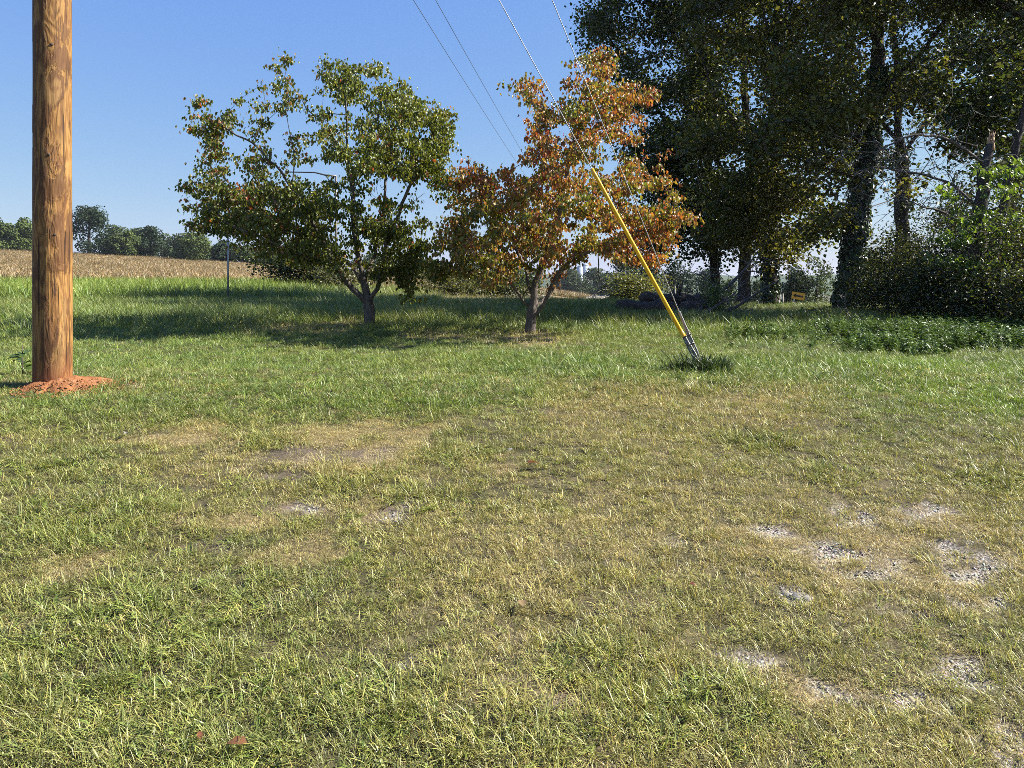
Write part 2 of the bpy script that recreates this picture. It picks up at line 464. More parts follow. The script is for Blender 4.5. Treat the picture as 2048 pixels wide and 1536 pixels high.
# ------------------------------------------------------------------ instanced stuff
def scatter(name, P, rot, scl, tint, idx, protos, mat_label):
    pc = bpy.data.collections.new(name + '_sources')
    for p in protos: pc.objects.link(p)
    me = bpy.data.meshes.new(name)
    n = len(P)
    me.vertices.add(n)
    me.vertices.foreach_set('co', np.asarray(P, np.float32).ravel())
    a = me.attributes.new('rot', 'FLOAT_VECTOR', 'POINT'); a.data.foreach_set('vector', np.asarray(rot, np.float32).ravel())
    scl = np.asarray(scl, np.float32)
    if scl.ndim == 1: scl = np.repeat(scl[:, None], 3, 1)
    a = me.attributes.new('scl', 'FLOAT_VECTOR', 'POINT'); a.data.foreach_set('vector', scl.ravel())
    t4 = np.concatenate([np.asarray(tint, np.float32), np.ones((n, 1), np.float32)], 1)
    a = me.attributes.new('tint', 'FLOAT_COLOR', 'POINT'); a.data.foreach_set('color', t4.ravel())
    a = me.attributes.new('idx', 'INT', 'POINT'); a.data.foreach_set('value', np.asarray(idx, np.int32))
    o = obj(name, me)
    ng = bpy.data.node_groups.new(name + '_nodes', 'GeometryNodeTree')
    ng.interface.new_socket('Geometry', in_out='INPUT', socket_type='NodeSocketGeometry')
    ng.interface.new_socket('Geometry', in_out='OUTPUT', socket_type='NodeSocketGeometry')
    gi = ng.nodes.new('NodeGroupInput'); go = ng.nodes.new('NodeGroupOutput')
    ip = ng.nodes.new('GeometryNodeInstanceOnPoints')
    ci = ng.nodes.new('GeometryNodeCollectionInfo')
    ci.inputs['Collection'].default_value = pc
    ci.inputs['Separate Children'].default_value = True
    ci.inputs['Reset Children'].default_value = True
    def na(nm, dt):
        q = ng.nodes.new('GeometryNodeInputNamedAttribute'); q.data_type = dt; q.inputs['Name'].default_value = nm
        return q.outputs['Attribute']
    L = ng.links.new
    L(gi.outputs[0], ip.inputs['Points']); L(ci.outputs[0], ip.inputs['Instance'])
    ip.inputs['Pick Instance'].default_value = True
    L(na('idx', 'INT'), ip.inputs['Instance Index'])
    L(na('rot', 'FLOAT_VECTOR'), ip.inputs['Rotation'])
    L(na('scl', 'FLOAT_VECTOR'), ip.inputs['Scale'])
    L(ip.outputs[0], go.inputs[0])
    md = o.modifiers.new('scatter', 'NODES'); md.node_group = ng
    return tag(o, mat_label, kind='stuff')

def blades(n, rad, hmin, hmax, width, bend, seed, lean=.35, flat=0., curl=1.):
    """a clump of n grass blades; returns V, faces, col"""
    r = np.random.default_rng(seed)
    ang = r.random(n) * 2 * math.pi; rr = rad * np.sqrt(r.random(n))
    bx, by = rr * np.cos(ang), rr * np.sin(ang)
    az = ang + r.normal(0, 1.1, n)
    H = hmin + (hmax - hmin) * r.random(n) ** 1.3
    tilt = np.abs(r.normal(lean, .25, n)) + flat
    k = bend * (.4 + r.random(n)) * curl
    W = width * (.6 + .8 * r.random(n))
    ts = np.array([0, .4, .75, 1.0])
    pts = np.zeros((n, 4, 3)); p = np.stack([bx, by, np.zeros(n) - .004], -1); pts[:, 0] = p
    for i in range(1, 4):
        th = np.minimum(tilt + k * ts[i], 1.9)
        st = (ts[i] - ts[i - 1]) * H
        p = p + np.stack([np.sin(th) * np.cos(az) * st, np.sin(th) * np.sin(az) * st, np.cos(th) * st], -1)
        pts[:, i] = p
    pts[:, 1:, 2] = np.maximum(pts[:, 1:, 2], .004 + .01 * r.random((n, 3)))
    sa = az + math.pi / 2 + r.normal(0, .5, n)
    side = np.stack([np.cos(sa), np.sin(sa), np.zeros(n)], -1)
    V = np.zeros((n, 7, 3))
    for i, wf in enumerate((.7, 1.0, .7)):
        V[:, 2 * i] = pts[:, i] - side * (W * wf / 2)[:, None]
        V[:, 2 * i + 1] = pts[:, i] + side * (W * wf / 2)[:, None]
    V[:, 6] = pts[:, 3]
    b = np.arange(n)[:, None] * 7
    q = np.concatenate([b + [0, 1, 3, 2], b + [2, 3, 5, 4]]); t = b + [4, 5, 6]
    c = np.ones((n, 7, 3)) * (.65 + .7 * r.random((n, 1, 1)))
    dryb = r.random(n) < .2
    c[dryb] *= np.array([1.65, 1.4, 1.3])
    c[:, :2] *= np.array([1.05, 1.0, .9])
    c[:, 6] *= np.array([1.35, 1.1, .9])
    return V.reshape(-1, 3), q, t, c.reshape(-1, 3)

def proto(name, parts, mat):
    V, Q, T, C = [], [], [], []; n = 0
    for (v, q, t, c) in parts:
        V.append(v); C.append(c)
        if len(q): Q.append(q + n)
        if len(t): T.append(t + n)
        n += len(v)
    fs = ([np.concatenate(Q)] if Q else []) + ([np.concatenate(T)] if T else [])
    me = mkmesh(name, np.concatenate(V), fs, {'col': np.concatenate(C)}, False, [mat])
    return obj(name, me, link=False)

def weed_parts(seed, h, nl, ls, wide=.5):
    r = np.random.default_rng(seed)
    n = nl
    tt = np.sort(r.random(n)) * .9 + .1
    az = np.arange(n) * 2.4 + r.random(n)
    lean = r.normal(0, .12, 2)
    base = np.stack([lean[0] * tt * h, lean[1] * tt * h, tt * h], -1)
    L = ls * (.6 + .6 * r.random(n)) * (1.15 - .5 * tt)
    pit = r.normal(.15, .35, n)
    d = np.stack([np.cos(az) * np.cos(pit), np.sin(az) * np.cos(pit), np.sin(pit)], -1)
    s = np.stack([-np.sin(az), np.cos(az), r.normal(0, .2, n)], -1)
    up = np.cross(d, s)
    V = np.zeros((n, 5, 3))
    V[:, 0] = base
    V[:, 1] = base + d * (L * .45)[:, None] + s * (L * wide * .5)[:, None] + up * (L * .06)[:, None]
    V[:, 2] = base + d * (L * .5)[:, None] - up * (L * .05)[:, None]
    V[:, 3] = base + d * (L * .45)[:, None] - s * (L * wide * .5)[:, None] + up * (L * .06)[:, None]
    V[:, 4] = base + d * L[:, None] - np.array([0, 0, 1]) * (L * .25)[:, None]
    b = np.arange(n)[:, None] * 5
    t = np.concatenate([b + [0, 2, 1], b + [0, 3, 2], b + [1, 2, 4], b + [2, 3, 4]])
    c = np.ones((n, 5, 3)) * (.75 + .5 * r.random((n, 1, 1)))
    # stem
    w_ = .003
    sv = np.array([[-w_, 0, 0], [w_, 0, 0], [lean[0] * h, lean[1] * h, h]])
    parts = [(V.reshape(-1, 3), np.zeros((0, 4), int), t, c.reshape(-1, 3)), (sv, np.zeros((0, 4), int), np.array([[0, 1, 2]]), np.ones((3, 3)) * .7)]
    return parts

G_LUSH = np.array([.092, .158, .026]); G_MID = np.array([.140, .188, .037]); G_BLUE = np.array([.115, .160, .052])
G_YEL = np.array([.255, .262, .062]); G_TAN = np.array([.38, .328, .155]); G_RED = np.array([.28, .215, .105]); G_BRIGHT = np.array([.150, .232, .032])

def lerp(a, b, t): return a + (b - a) * t[:, None]

def grass():
    P0 = []
    # 0-5 short lawn, 6-9 wispy lawn, 10-13 straw thatch, 14-16 crabgrass rosettes, 17-18 clover weeds
    for i in range(6): P0.append([blades(30, .05, .020, .066, .0025, 1.1, 100 + i, .5)])
    for i in range(4): P0.append([blades(18, .045, .045, .105, .0023, .7, 120 + i, .3)])
    for i in range(4): P0.append([blades(32, .07, .015, .055, .0019, .3, 140 + i, 1.0, .12)])
    for i in range(3): P0.append([blades(18, .03, .035, .075, .0042, 1.1, 160 + i, .75)])
    for i in range(2): P0.append(weed_parts(180 + i, .03, 14, .02, .6))
    protos = [proto('lawn_tuft_%02d' % i, p, M['grass']) for i, p in enumerate(P0)]
    # positions
    Ys, Xs = [], []
    for (y0, y1, dens) in ((1.3, 2.6, 900), (2.6, 4, 800), (4, 6, 560), (6, 9, 360), (9, 13.5, 200), (13.5, 18, 110)):
        A = .5 * (y0 + y1) * 1.62 * (y1 - y0) + .8 * (y1 - y0)
        n = int(A * dens)
        y = np.sqrt(rng.uniform(y0 ** 2, y1 ** 2, n))
        x = rng.uniform(-1, 1, n) * (.80 * y + .35)
        Ys.append(y); Xs.append(x)
    X = np.concatenate(Xs); Y = np.concatenate(Ys)
    thatch = np.zeros(len(X), bool)
    n = 70000
    y = np.sqrt(rng.uniform(1.5 ** 2, 7.5 ** 2, n)); x = rng.uniform(-.8, .85, n) * y
    z_ = zones(x, y)
    kk = rng.random(n) < np.clip(.85 * z_[0] + .08 + .45 * np.clip(z_[5] - .35, 0, 1), 0, 1) * (1 - .85 * z_[1])
    X = np.concatenate([X, x[kk]]); Y = np.concatenate([Y, y[kk]]); thatch = np.concatenate([thatch, np.ones(kk.sum(), bool)])
    st, gr, so, lu, li, dry = zones(X, Y)
    cl = fbm(X * 4.5, Y * 4.5, 61, 3)
    pk = (1 - .88 * gr) * (1 - .3 * st) * (1 - .55 * so) * (1 - .5 * li)
    pk = pk * np.clip(.35 + 1.5 * cl * (1 - .3 * dry) + .6 * lu, 0, 1)
    # bare around the pole and the tree feet
    for (cx, cy_, r_) in ((POLE[0] + .12, POLE[1] - .02, .33),):
        pk = pk * (1 - .95 * (np.hypot((X - cx), (Y - cy_)) < r_))
    k = rng.random(len(X)) < np.where(thatch, (pk + .5) * (1 - .85 * so), pk * (1 - .5 * so))
    thatch = thatch[k]
    X, Y, st, gr, so, lu, li, dry = [q[k] for q in (X, Y, st, gr, so, lu, li, dry)]
    n = len(X)
    r1 = rng.random(n); r2 = rng.random(n)
    d = np.clip(dry + .45 * (r1 - .5) + .5 * li, 0, 1)
    tint = np.where((r2 < .45)[:, None], G_MID, np.where((r2 < .8)[:, None], G_LUSH, G_BLUE))
    tint = lerp(tint, np.broadcast_to(G_YEL, tint.shape), np.clip(d * 1.7 - .25, 0, 1))
    tint = lerp(tint, np.broadcast_to(G_TAN, tint.shape), np.clip(d * 2.2 - 1.2, 0, 1))
    u = X / Y
    redz = sm((u - .02) / .06) * sm((.5 - u) / .1) * sm((Y - 5.0) / .4) * sm((6.9 - Y) / .5)
    tint = lerp(tint, np.broadcast_to(G_RED, tint.shape), .55 * redz * (rng.random(n) < .6))
    br = zone(X, Y, ell([(1960, 800, 130, 36), (1900, 740, 180, 20)]), .4, .5, 8)
    tint = lerp(tint, np.broadcast_to(G_BRIGHT, tint.shape), .7 * br)
    tint = lerp(tint, np.broadcast_to(np.array([.235, .218, .080]), tint.shape), .5 * sm((6.0 - Y) / 1.0) * (.4 + .9 * rng.random(n)))
    tint = tint * 1.12 * (.7 + .6 * rng.random(n))[:, None]
    far = sm((Y - 9) / 5)
    idx = np.zeros(n, int)
    r3 = rng.random(n)
    idx[:] = rng.integers(0, 6, n)
    wis = r3 < (.18 + .3 * d * (1 - far) + .25 * far); idx[wis] = rng.integers(6, 10, wis.sum())
    strw = (rng.random(n) < .07 + .75 * st * (1 - lu) + .25 * np.clip(d - .4, 0, 1)) | thatch; idx[strw] = rng.integers(10, 14, strw.sum())
    tint[strw] = lerp(tint[strw], np.broadcast_to(G_TAN, tint[strw].shape), .45 + .5 * rng.random(strw.sum())) * (.55 + .75 * rng.random(strw.sum()))[:, None]
    crab = (~strw) & (rng.random(n) < .07 + .08 * lu); idx[crab] = rng.integers(14, 17, crab.sum())
    tint[crab] = lerp(tint[crab], np.broadcast_to(G_BRIGHT, tint[crab].shape), .5 * np.ones(crab.sum()))
    clo = (~strw) & (rng.random(n) < .02 + .03 * lu); idx[clo] = rng.integers(17, 19, clo.sum())
    scl = (.62 + .5 * rng.random(n) ** 1.5) * (1 + .35 * sm((Y - 5.8) / 1.2)) * (1 + .38 * lu) * (1 + .8 * far) * (1 - .22 * np.clip(d - .4, 0, 1)) * (1 - .15 * st)
    Z = ground_z(X, Y) - .012 * gr
    rot = np.stack([rng.normal(0, .12, n), rng.normal(0, .12, n), rng.random(n) * 6.283], -1)
    scatter('lawn_grass', np.stack([X, Y, Z], -1), rot, scl, tint, idx, protos, 'short mown grass, green and straw coloured, over the lawn')

def tall_grass():
    P0 = []
    for i in range(5): P0.append([blades(30, .14, .12, .34, .006, .9, 200 + i, .25)])
    for i in range(4): P0.append([blades(30, .2, .35, .85, .012, .9, 220 + i, .2)])
    protos = [proto('meadow_tuft_%02d' % i, p, M['grass']) for i, p in enumerate(P0)]
    Xs, Ys = [], []
    for (y0, y1, dens) in ((11, 14, 16), (14, 18, 40), (18, 24, 34), (24, 34, 20), (34, 48, 12)):
        A = .5 * (y0 + y1) * 1.65 * (y1 - y0)
        n = int(A * dens)
        y = np.sqrt(rng.uniform(y0 ** 2, y1 ** 2, n)); x = rng.uniform(-1, 1, n) * .84 * y
        Xs.append(x); Ys.append(y)
    X = np.concatenate(Xs); Y = np.concatenate(Ys)
    li = zone(X, Y, LITTER_E, .5, .4, 5)
    k = rng.random(len(X)) < (1 - .9 * li) * sm((Y + 1.2 * (fbm(X * .8, Y * .8, 71) - .5) - 11.3) / 2.5)
    X, Y = X[k], Y[k]; n = len(X)
    u = X / Y
    leftband = sm((-.18 - u) / .15) * sm((Y - 23) / 4)
    r2 = rng.random(n)
    tint = np.where((r2 < .5)[:, None], G_MID, np.where((r2 < .8)[:, None], G_LUSH, G_BLUE)) * 1.0
    tint = lerp(tint, np.broadcast_to(G_BRIGHT * .9, tint.shape), .85 * leftband)
    dr = np.clip((fbm(X * .5, Y * .5, 77, 3) - .45) * 2, 0, 1)
    tint = lerp(tint, np.broadcast_to(G_YEL, tint.shape), .5 * dr * (1 - leftband) + .35 * (rng.random(n) < .2))
    tint = lerp(tint, np.broadcast_to(G_TAN * .8, tint.shape), .75 * sm((u + .15) / .1) * sm((.25 - u) / .1) * sm((Y - 26) / 4))
    tint *= ((.7 + .6 * rng.random(n)) * (.65 + .7 * fbm(X * .35, Y * .5, 78, 3)))[:, None]
    big = rng.random(n) < np.clip(leftband * 1.0 + .3 * sm((Y - 30) / 6), 0, 1)
    idx = np.where(big, rng.integers(5, 9, n), rng.integers(0, 5, n))
    scl = (.7 + .5 * rng.random(n)) * np.where(big, .9, 1 + .3 * sm((Y - 18) / 8))
    scl = scl * np.where(u > -.1, 1 - .45 * sm((Y - 22) / 5), 1)
    scl = scl * (1 - .55 * sm((u - .12) / .1) * sm((Y - 14) / 3))
    rot = np.stack([rng.normal(0, .1, n), rng.normal(0, .1, n), rng.random(n) * 6.283], -1)
    scatter('meadow_grass', np.stack([X, Y, ground_z(X, Y)], -1), rot, scl, tint, idx, protos, 'long unmown grass beyond the two small trees')

def weeds():
    protos = []
    for i in range(5): protos.append(proto('weed_%02d' % i, weed_parts(300 + i, .28, 26, .09, .42) + weed_parts(330 + i, .2, 18, .08, .42), M['grass']))
    Xs, Ys = [], []
    n = 15000
    Y = np.sqrt(rng.uniform(8.6 ** 2, 16 ** 2, n)); u = rng.uniform(.28, .86, n); X = u * Y
    edge = 9.0 + 2.2 * sm((.55 - u) / .25) + 3.2 * (fbm(X * .9, Y * .9, 81) - .5) + 1.5 * rng.normal(0, .35, n)
    k = (Y > edge) & (rng.random(n) < (.12 + 1.9 * np.clip(fbm(X * 1.3, Y * 1.3, 82, 3) - .36, 0, 1)) * (.35 + 1.0 * sm((u - .36) / .25))) & (Y < 11.5 + 6 * (u - .28))
    X, Y = X[k], Y[k]; n = len(X)
    tint = np.where((rng.random(n) < .5)[:, None], np.array([.055, .10, .018]), np.array([.09, .145, .026])) * (.75 + .5 * rng.random(n))[:, None]
    rot = np.stack([rng.normal(0, .2, n), rng.normal(0, .2, n), rng.random(n) * 6.283], -1)
    scatter('undergrowth', np.stack([X, Y, ground_z(X, Y)], -1), rot, .3 + .6 * rng.random(n) ** 1.8 + .3 * fbm(X * 2, Y * 2, 83), tint, rng.integers(0, 5, n), protos, 'low leafy weeds at the foot of the dark trees')

def gravel():
    protos = []
    for i in range(5):
        r = np.random.default_rng(400 + i)
        bm = MB()
        v = []
        for a in range(3):
            th = np.arange(5) * 1.2566 + r.random(5) * .5
            rad = (.8, 1, .6)[a] * (.8 + .4 * r.random(5))
            v.append(np.stack([np.cos(th) * rad, np.sin(th) * rad, np.full(5, (-.35, .15, .5)[a])], -1))
        v = np.concatenate(v + [np.array([[0, 0, .6]])])
        q = [[a * 5 + k, a * 5 + (k + 1) % 5, (a + 1) * 5 + (k + 1) % 5, (a + 1) * 5 + k] for a in range(2) for k in range(5)]
        t = [[10 + k, 10 + (k + 1) % 5, 15] for k in range(5)]
        protos.append(proto('pebble_%02d' % i, [(v, np.array(q), np.array(t), np.ones((16, 3)) * (.8 + .4 * r.random()))], M['gravel']))
    n = 130000
    Y = np.sqrt(rng.uniform(1.4 ** 2, 5.6 ** 2, n)); X = rng.uniform(-.5, .85, n) * Y
    gr = zones(X, Y)[1]
    k = rng.random(n) < gr * .9 + .10 * (fbm(X * 2, Y * 2, 19) > .45) * (X > 0)
    X, Y = X[k], Y[k]; n = len(X)
    base = np.array([.36, .325, .275]); tint = base * (.55 + .8 * rng.random(n))[:, None] * (1 + .08 * rng.normal(0, 1, (n, 3)))
    rot = np.stack([rng.normal(0, .4, n), rng.normal(0, .4, n), rng.random(n) * 6.283], -1)
    scatter('gravel', np.stack([X, Y, ground_z(X, Y) - .008], -1), rot, (.0022 + .0075 * rng.random(n) ** 3)[:, None] * np.array([1, 1, .55]), np.clip(tint, .05, .8), rng.integers(0, 5, n), protos, 'loose grey gravel showing through the worn grass')
N = NT('gravel_stone')
c = N.mix(1.0, attr(N, 'tint', 'INSTANCER').outputs[0], attr(N, 'col').outputs[0], 'MULTIPLY')
N.principled(c, .95, .05)
M['gravel'] = N.m

def crop():
    protos = []
    for i in range(5):
        protos.append(proto('crop_%02d' % i, [blades(34, .34, .6, .95, .035, 1.1, 500 + i, .2, 0, 1.2)], M['grass']))
    n = 52000
    Y = np.sqrt(rng.uniform(47 ** 2, 152 ** 2, n)); u = rng.uniform(-.80, .16, n); X = u * Y
    edge = 47 + 3 * (fbm(X * .05, Y * .0 + 3, 9) - .5)
    k = Y > edge
    k &= ~((X > -9) & (Y < 80))
    X, Y = X[k], Y[k]; n = len(X)
    t = fbm(X * .06, Y * .06, 91, 3)
    tint = lerp(np.broadcast_to(np.array([.20, .158, .083]), (n, 3)), np.broadcast_to(np.array([.27, .222, .122]), (n, 3)), np.clip(t + .4 * (rng.random(n) - .5), 0, 1))
    tint = tint * (.8 + .4 * rng.random(n))[:, None]
    rot = np.stack([rng.normal(0, .1, n), rng.normal(0, .1, n), rng.random(n) * 6.283], -1)
    scatter('dry_crop', np.stack([X, Y, ground_z(X, Y)], -1), rot, .85 + .4 * rng.random(n), tint, rng.integers(0, 5, n), protos, 'ripe tan field crop covering the rise behind the lawn')
    # tan soil of the field under the crop
    yy = np.geomspace(45.5, 156, 60); uu = np.linspace(-1.1, .17, 60)
    Yg, U = np.meshgrid(yy, uu, indexing='ij'); Xg = U * Yg
    idx = np.arange(3600).reshape(60, 60)
    f = np.stack([idx[:-1, :-1], idx[:-1, 1:], idx[1:, 1:], idx[1:, :-1]], -1).reshape(-1, 4)
    Zg = ground_z(Xg, Yg) + .12 * sm((Yg - 45.5) / 4) + np.where((Xg > -9) & (Yg < 78), -.6, 0)
    o = obj('field', mkmesh('field', np.stack([Xg, Yg, Zg], -1).reshape(-1, 3), [f], None, True, [M['cropsoil']]))
    tag(o, 'tan soil of the crop field on the rise', kind='structure')

# ------------------------------------------------------------------ pole position
POLE = foot(105.5, 6.5)

# ------------------------------------------------------------------ tree growing
LEAF_DOG_V = None
def frames(d, up, roll):
    d = d / np.linalg.norm(d, axis=1, keepdims=True)
    s = np.cross(d, up); s /= np.maximum(np.linalg.norm(s, axis=1, keepdims=True), 1e-6)
    n = np.cross(s, d)
    c, q = np.cos(roll)[:, None], np.sin(roll)[:, None]
    return d, s * c + n * q, n * c - s * q

def leaves_curled(P, d, size, colr, roll_sd=.6, curl=1.0):
    """drooping folded leaves, eight triangles each"""
    n = len(P)
    d, s, u = frames(d, np.array([0, 0, 1.0]), rng.normal(0, roll_sd, n))
    t = np.array([0, .3, .66, 1.0]); wd = np.array([0, .25, .22, 0])
    k = curl * (.5 + 1.0 * rng.random(n))
    cx = np.zeros((n, 4)); cz = np.zeros((n, 4))
    for i in range(1, 4):
        th = k * (t[i] + t[i - 1]) / 2
        cx[:, i] = cx[:, i - 1] + np.cos(th) * (t[i] - t[i - 1]); cz[:, i] = cz[:, i - 1] - np.sin(th) * (t[i] - t[i - 1])
    def pt(i, w_, up_):
        return P + size[:, None] * (d * cx[:, i:i + 1] + u * (cz[:, i:i + 1] + up_) + s * w_)
    V = np.stack([pt(0, 0, 0), pt(1, -wd[1], .12), pt(1, 0, 0), pt(1, wd[1], .12), pt(2, -wd[2], .11), pt(2, 0, 0), pt(2, wd[2], .11), pt(3, 0, 0)], 1)
    b = np.arange(n)[:, None] * 8
    T = np.concatenate([b + x for x in ([0, 2, 1], [0, 3, 2], [4, 5, 7], [5, 6, 7])])
    Q = np.concatenate([b + x for x in ([1, 2, 5, 4], [2, 3, 6, 5])])
    C = np.repeat(colr[:, None, :], 8, 1)
    return V.reshape(-1, 3), [T, Q], C.reshape(-1, 3)

def leaves_flat(P, d, size, colr, roll_sd=1.0, wide=.6, up=None):
    n = len(P)
    d, s, u = frames(d, np.array([0, 0, 1.0]) if up is None else up, rng.normal(0, roll_sd, n))
    V = np.stack([P, P + size[:, None] * (.45 * d + wide * .5 * s + .1 * u), P + size[:, None] * (d - .08 * u), P + size[:, None] * (.45 * d - wide * .5 * s + .1 * u)], 1)
    b = np.arange(n)[:, None] * 4
    T = np.concatenate([b + [0, 2, 1], b + [0, 3, 2]])
    return V.reshape(-1, 3), [T], np.repeat(colr[:, None, :], 4, 1).reshape(-1, 3)

class Tree:
    def __init__(s, cap=60000):
        s.pos = np.zeros((cap, 3)); s.par = np.full(cap, -1); s.gid = np.full(cap, -1); s.n = 0
        s.tips = []
    def addn(s, p, par, gid):
        i = s.n; s.pos[i] = p; s.par[i] = par; s.gid[i] = gid; s.n += 1
        return i
    def limb(s, pts, gid, start=None, step=.16, wob=.02):
        pts = np.asarray(pts, float)
        seg = np.linalg.norm(np.diff(pts, axis=0), axis=1); L = np.concatenate([[0], np.cumsum(seg)])
        m = max(int(L[-1] / step), 2)
        q = np.linspace(0, L[-1], m + 1)
        C = np.stack([np.interp(q, L, pts[:, k]) for k in range(3)], -1)
        for _ in range(2):
            C[1:-1] = .25 * C[:-2] + .5 * C[1:-1] + .25 * C[2:]
        nz = np.cumsum(rng.normal(0, wob, C.shape), 0); nz -= np.linspace(0, 1, len(C))[:, None] * nz[-1] * .5
        C = C + nz * np.minimum(1, np.arange(len(C)) / 4)[:, None]
        if start is None:
            par = -1; i0 = 0
        else:
            par = start; C[0] = s.pos[start]; i0 = 1
        for c in C[i0:]:
            par = s.addn(c, par, gid)
        return par
    def nearest(s, p):
        d = np.linalg.norm(s.pos[:s.n] - p, axis=1)
        return int(np.argmin(d))
    def grow(s, A, step=.18, minlen=.0, upbias=.15, wob=.012):
        sk = s.pos[:s.n]
        dmin = np.array([np.min(np.linalg.norm(sk - a, axis=1)) for a in A])
        for j in np.argsort(dmin):
            a = A[j]
            v = a - s.pos[:s.n]
            d = np.linalg.norm(v, axis=1)
            cost = d + upbias * np.maximum(-v[:, 2], 0) * 2
            i = int(np.argmin(cost)); L = d[i]
            p0 = s.pos[i]
            pd = p0 - s.pos[s.par[i]] if s.par[i] >= 0 else np.array([0, 0, 1.])
            pd = pd / max(np.linalg.norm(pd), 1e-6)
            ctrl = p0 + pd * L * .35 + (a - p0) * .25
            m = max(int(L / step), 1)
            par = i
            for t in np.linspace(0, 1, m + 1)[1:]:
                p = (1 - t) ** 2 * p0 + 2 * t * (1 - t) * ctrl + t * t * a + (rng.normal(0, wob, 3) if t < 1 else 0)
                par = s.addn(p, par, 999)
            s.tips.append(par)
    def radii(s, rtip, rbase, p=2.2):
        n = s.n
        acc = np.zeros(n); r = np.zeros(n)
        for i in range(n - 1, -1, -1):
            r[i] = max(acc[i] ** (1 / p), rtip)
            if s.par[i] >= 0: acc[s.par[i]] += r[i] ** p
        g = math.log(rbase / rtip) / max(math.log(r[0] / rtip), 1e-6)
        s.r = rtip * (r / rtip) ** g
        return s.r
    def meshes(s, noise=.0, sides=(9, 5, 3)):
        n = s.n
        ch = [[] for _ in range(n)]
        for i in range(n):
            if s.par[i] >= 0: ch[s.par[i]].append(i)
        out = {}
        starts = [(i, None) for i in range(n) if s.par[i] < 0]
        while starts:
            i, frm = starts.pop()
            g = s.gid[i]; path = [] if frm is None else [frm]; path.append(i)
            while True:
                same = [c for c in ch[path[-1]] if s.gid[c] == g]
                others = [c for c in ch[path[-1]] if s.gid[c] != g]
                for c in others: starts.append((c, path[-1]))
                if not same: break
                mc = max(same, key=lambda c: s.r[c])
                for c in same:
                    if c != mc: starts.append((c, path[-1]))
                path.append(mc)
            pts = s.pos[path]; rr = s.r[path].copy()
            if frm is not None: rr[0] = min(rr[0], rr[1] * 1.15)
            k = sides[0] if rr.max() > .05 else sides[1] if rr.max() > .018 else sides[2]
            out.setdefault(int(g), MB()).tube(pts, rr, k, cap=(k > 4), noise=noise if rr.max() > .05 else 0)
        return out

def blob_points(blobs, Y0, crown, dens, depth, jitter=1.0):
    """blobs (px, py, rx, ry) around a trunk at distance Y0; crown (cx, cy, Rx, Ry) for the depth profile"""
    out = []
    cx, cyy, Rx, Ry = crown
    for (bx, by, rx, ry) in blobs:
        n = max(2, int(dens * rx * ry * 3.14 / 1000))
        a = rng.random(n) * 6.283; q = np.sqrt(rng.random(n)) * jitter
        px = bx + rx * q * np.cos(a); py = by + ry * q * np.sin(a)
        e = np.clip(1 - ((px - cx) / Rx) ** 2 - ((py - cyy) / Ry) ** 2, .06, 1)
        dz = depth * np.sqrt(e) * rng.uniform(-1, 1, n)
        out += [at(x, y, Y0 + d) for x, y, d in zip(px, py, dz)]
    return np.array(out)

def tip_leaves(T, per, spread, back=3):
    """leaf anchor points and outward directions around the twig tips"""
    P, D, I = [], [], []
    for ti, t in enumerate(T.tips):
        path = [t]
        while len(path) < back and T.par[path[-1]] >= 0: path.append(T.par[path[-1]])
        k = rng.poisson(per) + 1
        sel = rng.integers(0, len(path), k)
        base = T.pos[np.array(path)[sel]]
        P.append(base + rng.normal(0, spread, (k, 3)) * [1, 1, .6])
        az = rng.random(k) * 6.283
        D.append(np.stack([np.cos(az), np.sin(az), np.zeros(k)], -1)); I.append(np.full(k, ti))
    T.leaf_tip = np.concatenate(I)
    return np.concatenate(P), np.concatenate(D)

def zoomb(list_, ox, oy, sc_):
    return [(ox + x * sc_, oy + y * sc_, rx * sc_, ry * sc_) for (x, y, rx, ry) in list_]
def zpath(list_, ox, oy, sc_, Y):
    return [at(ox + q[0] * sc_, oy + q[1] * sc_, Y + (q[2] if len(q) > 2 else 0)) for q in list_]

def finish_tree(root, T, bark_mat, twig_mat, names, noise=.1):
    """one mesh for the trunk, one for each limb, one for the fine twigs"""
    for g, mb in sorted(T.meshes(noise).items()):
        nm = 'trunk' if g == 0 else 'twigs' if g == 999 else 'limb'
        mb.build(nm, twig_mat if g == 999 else bark_mat, root)

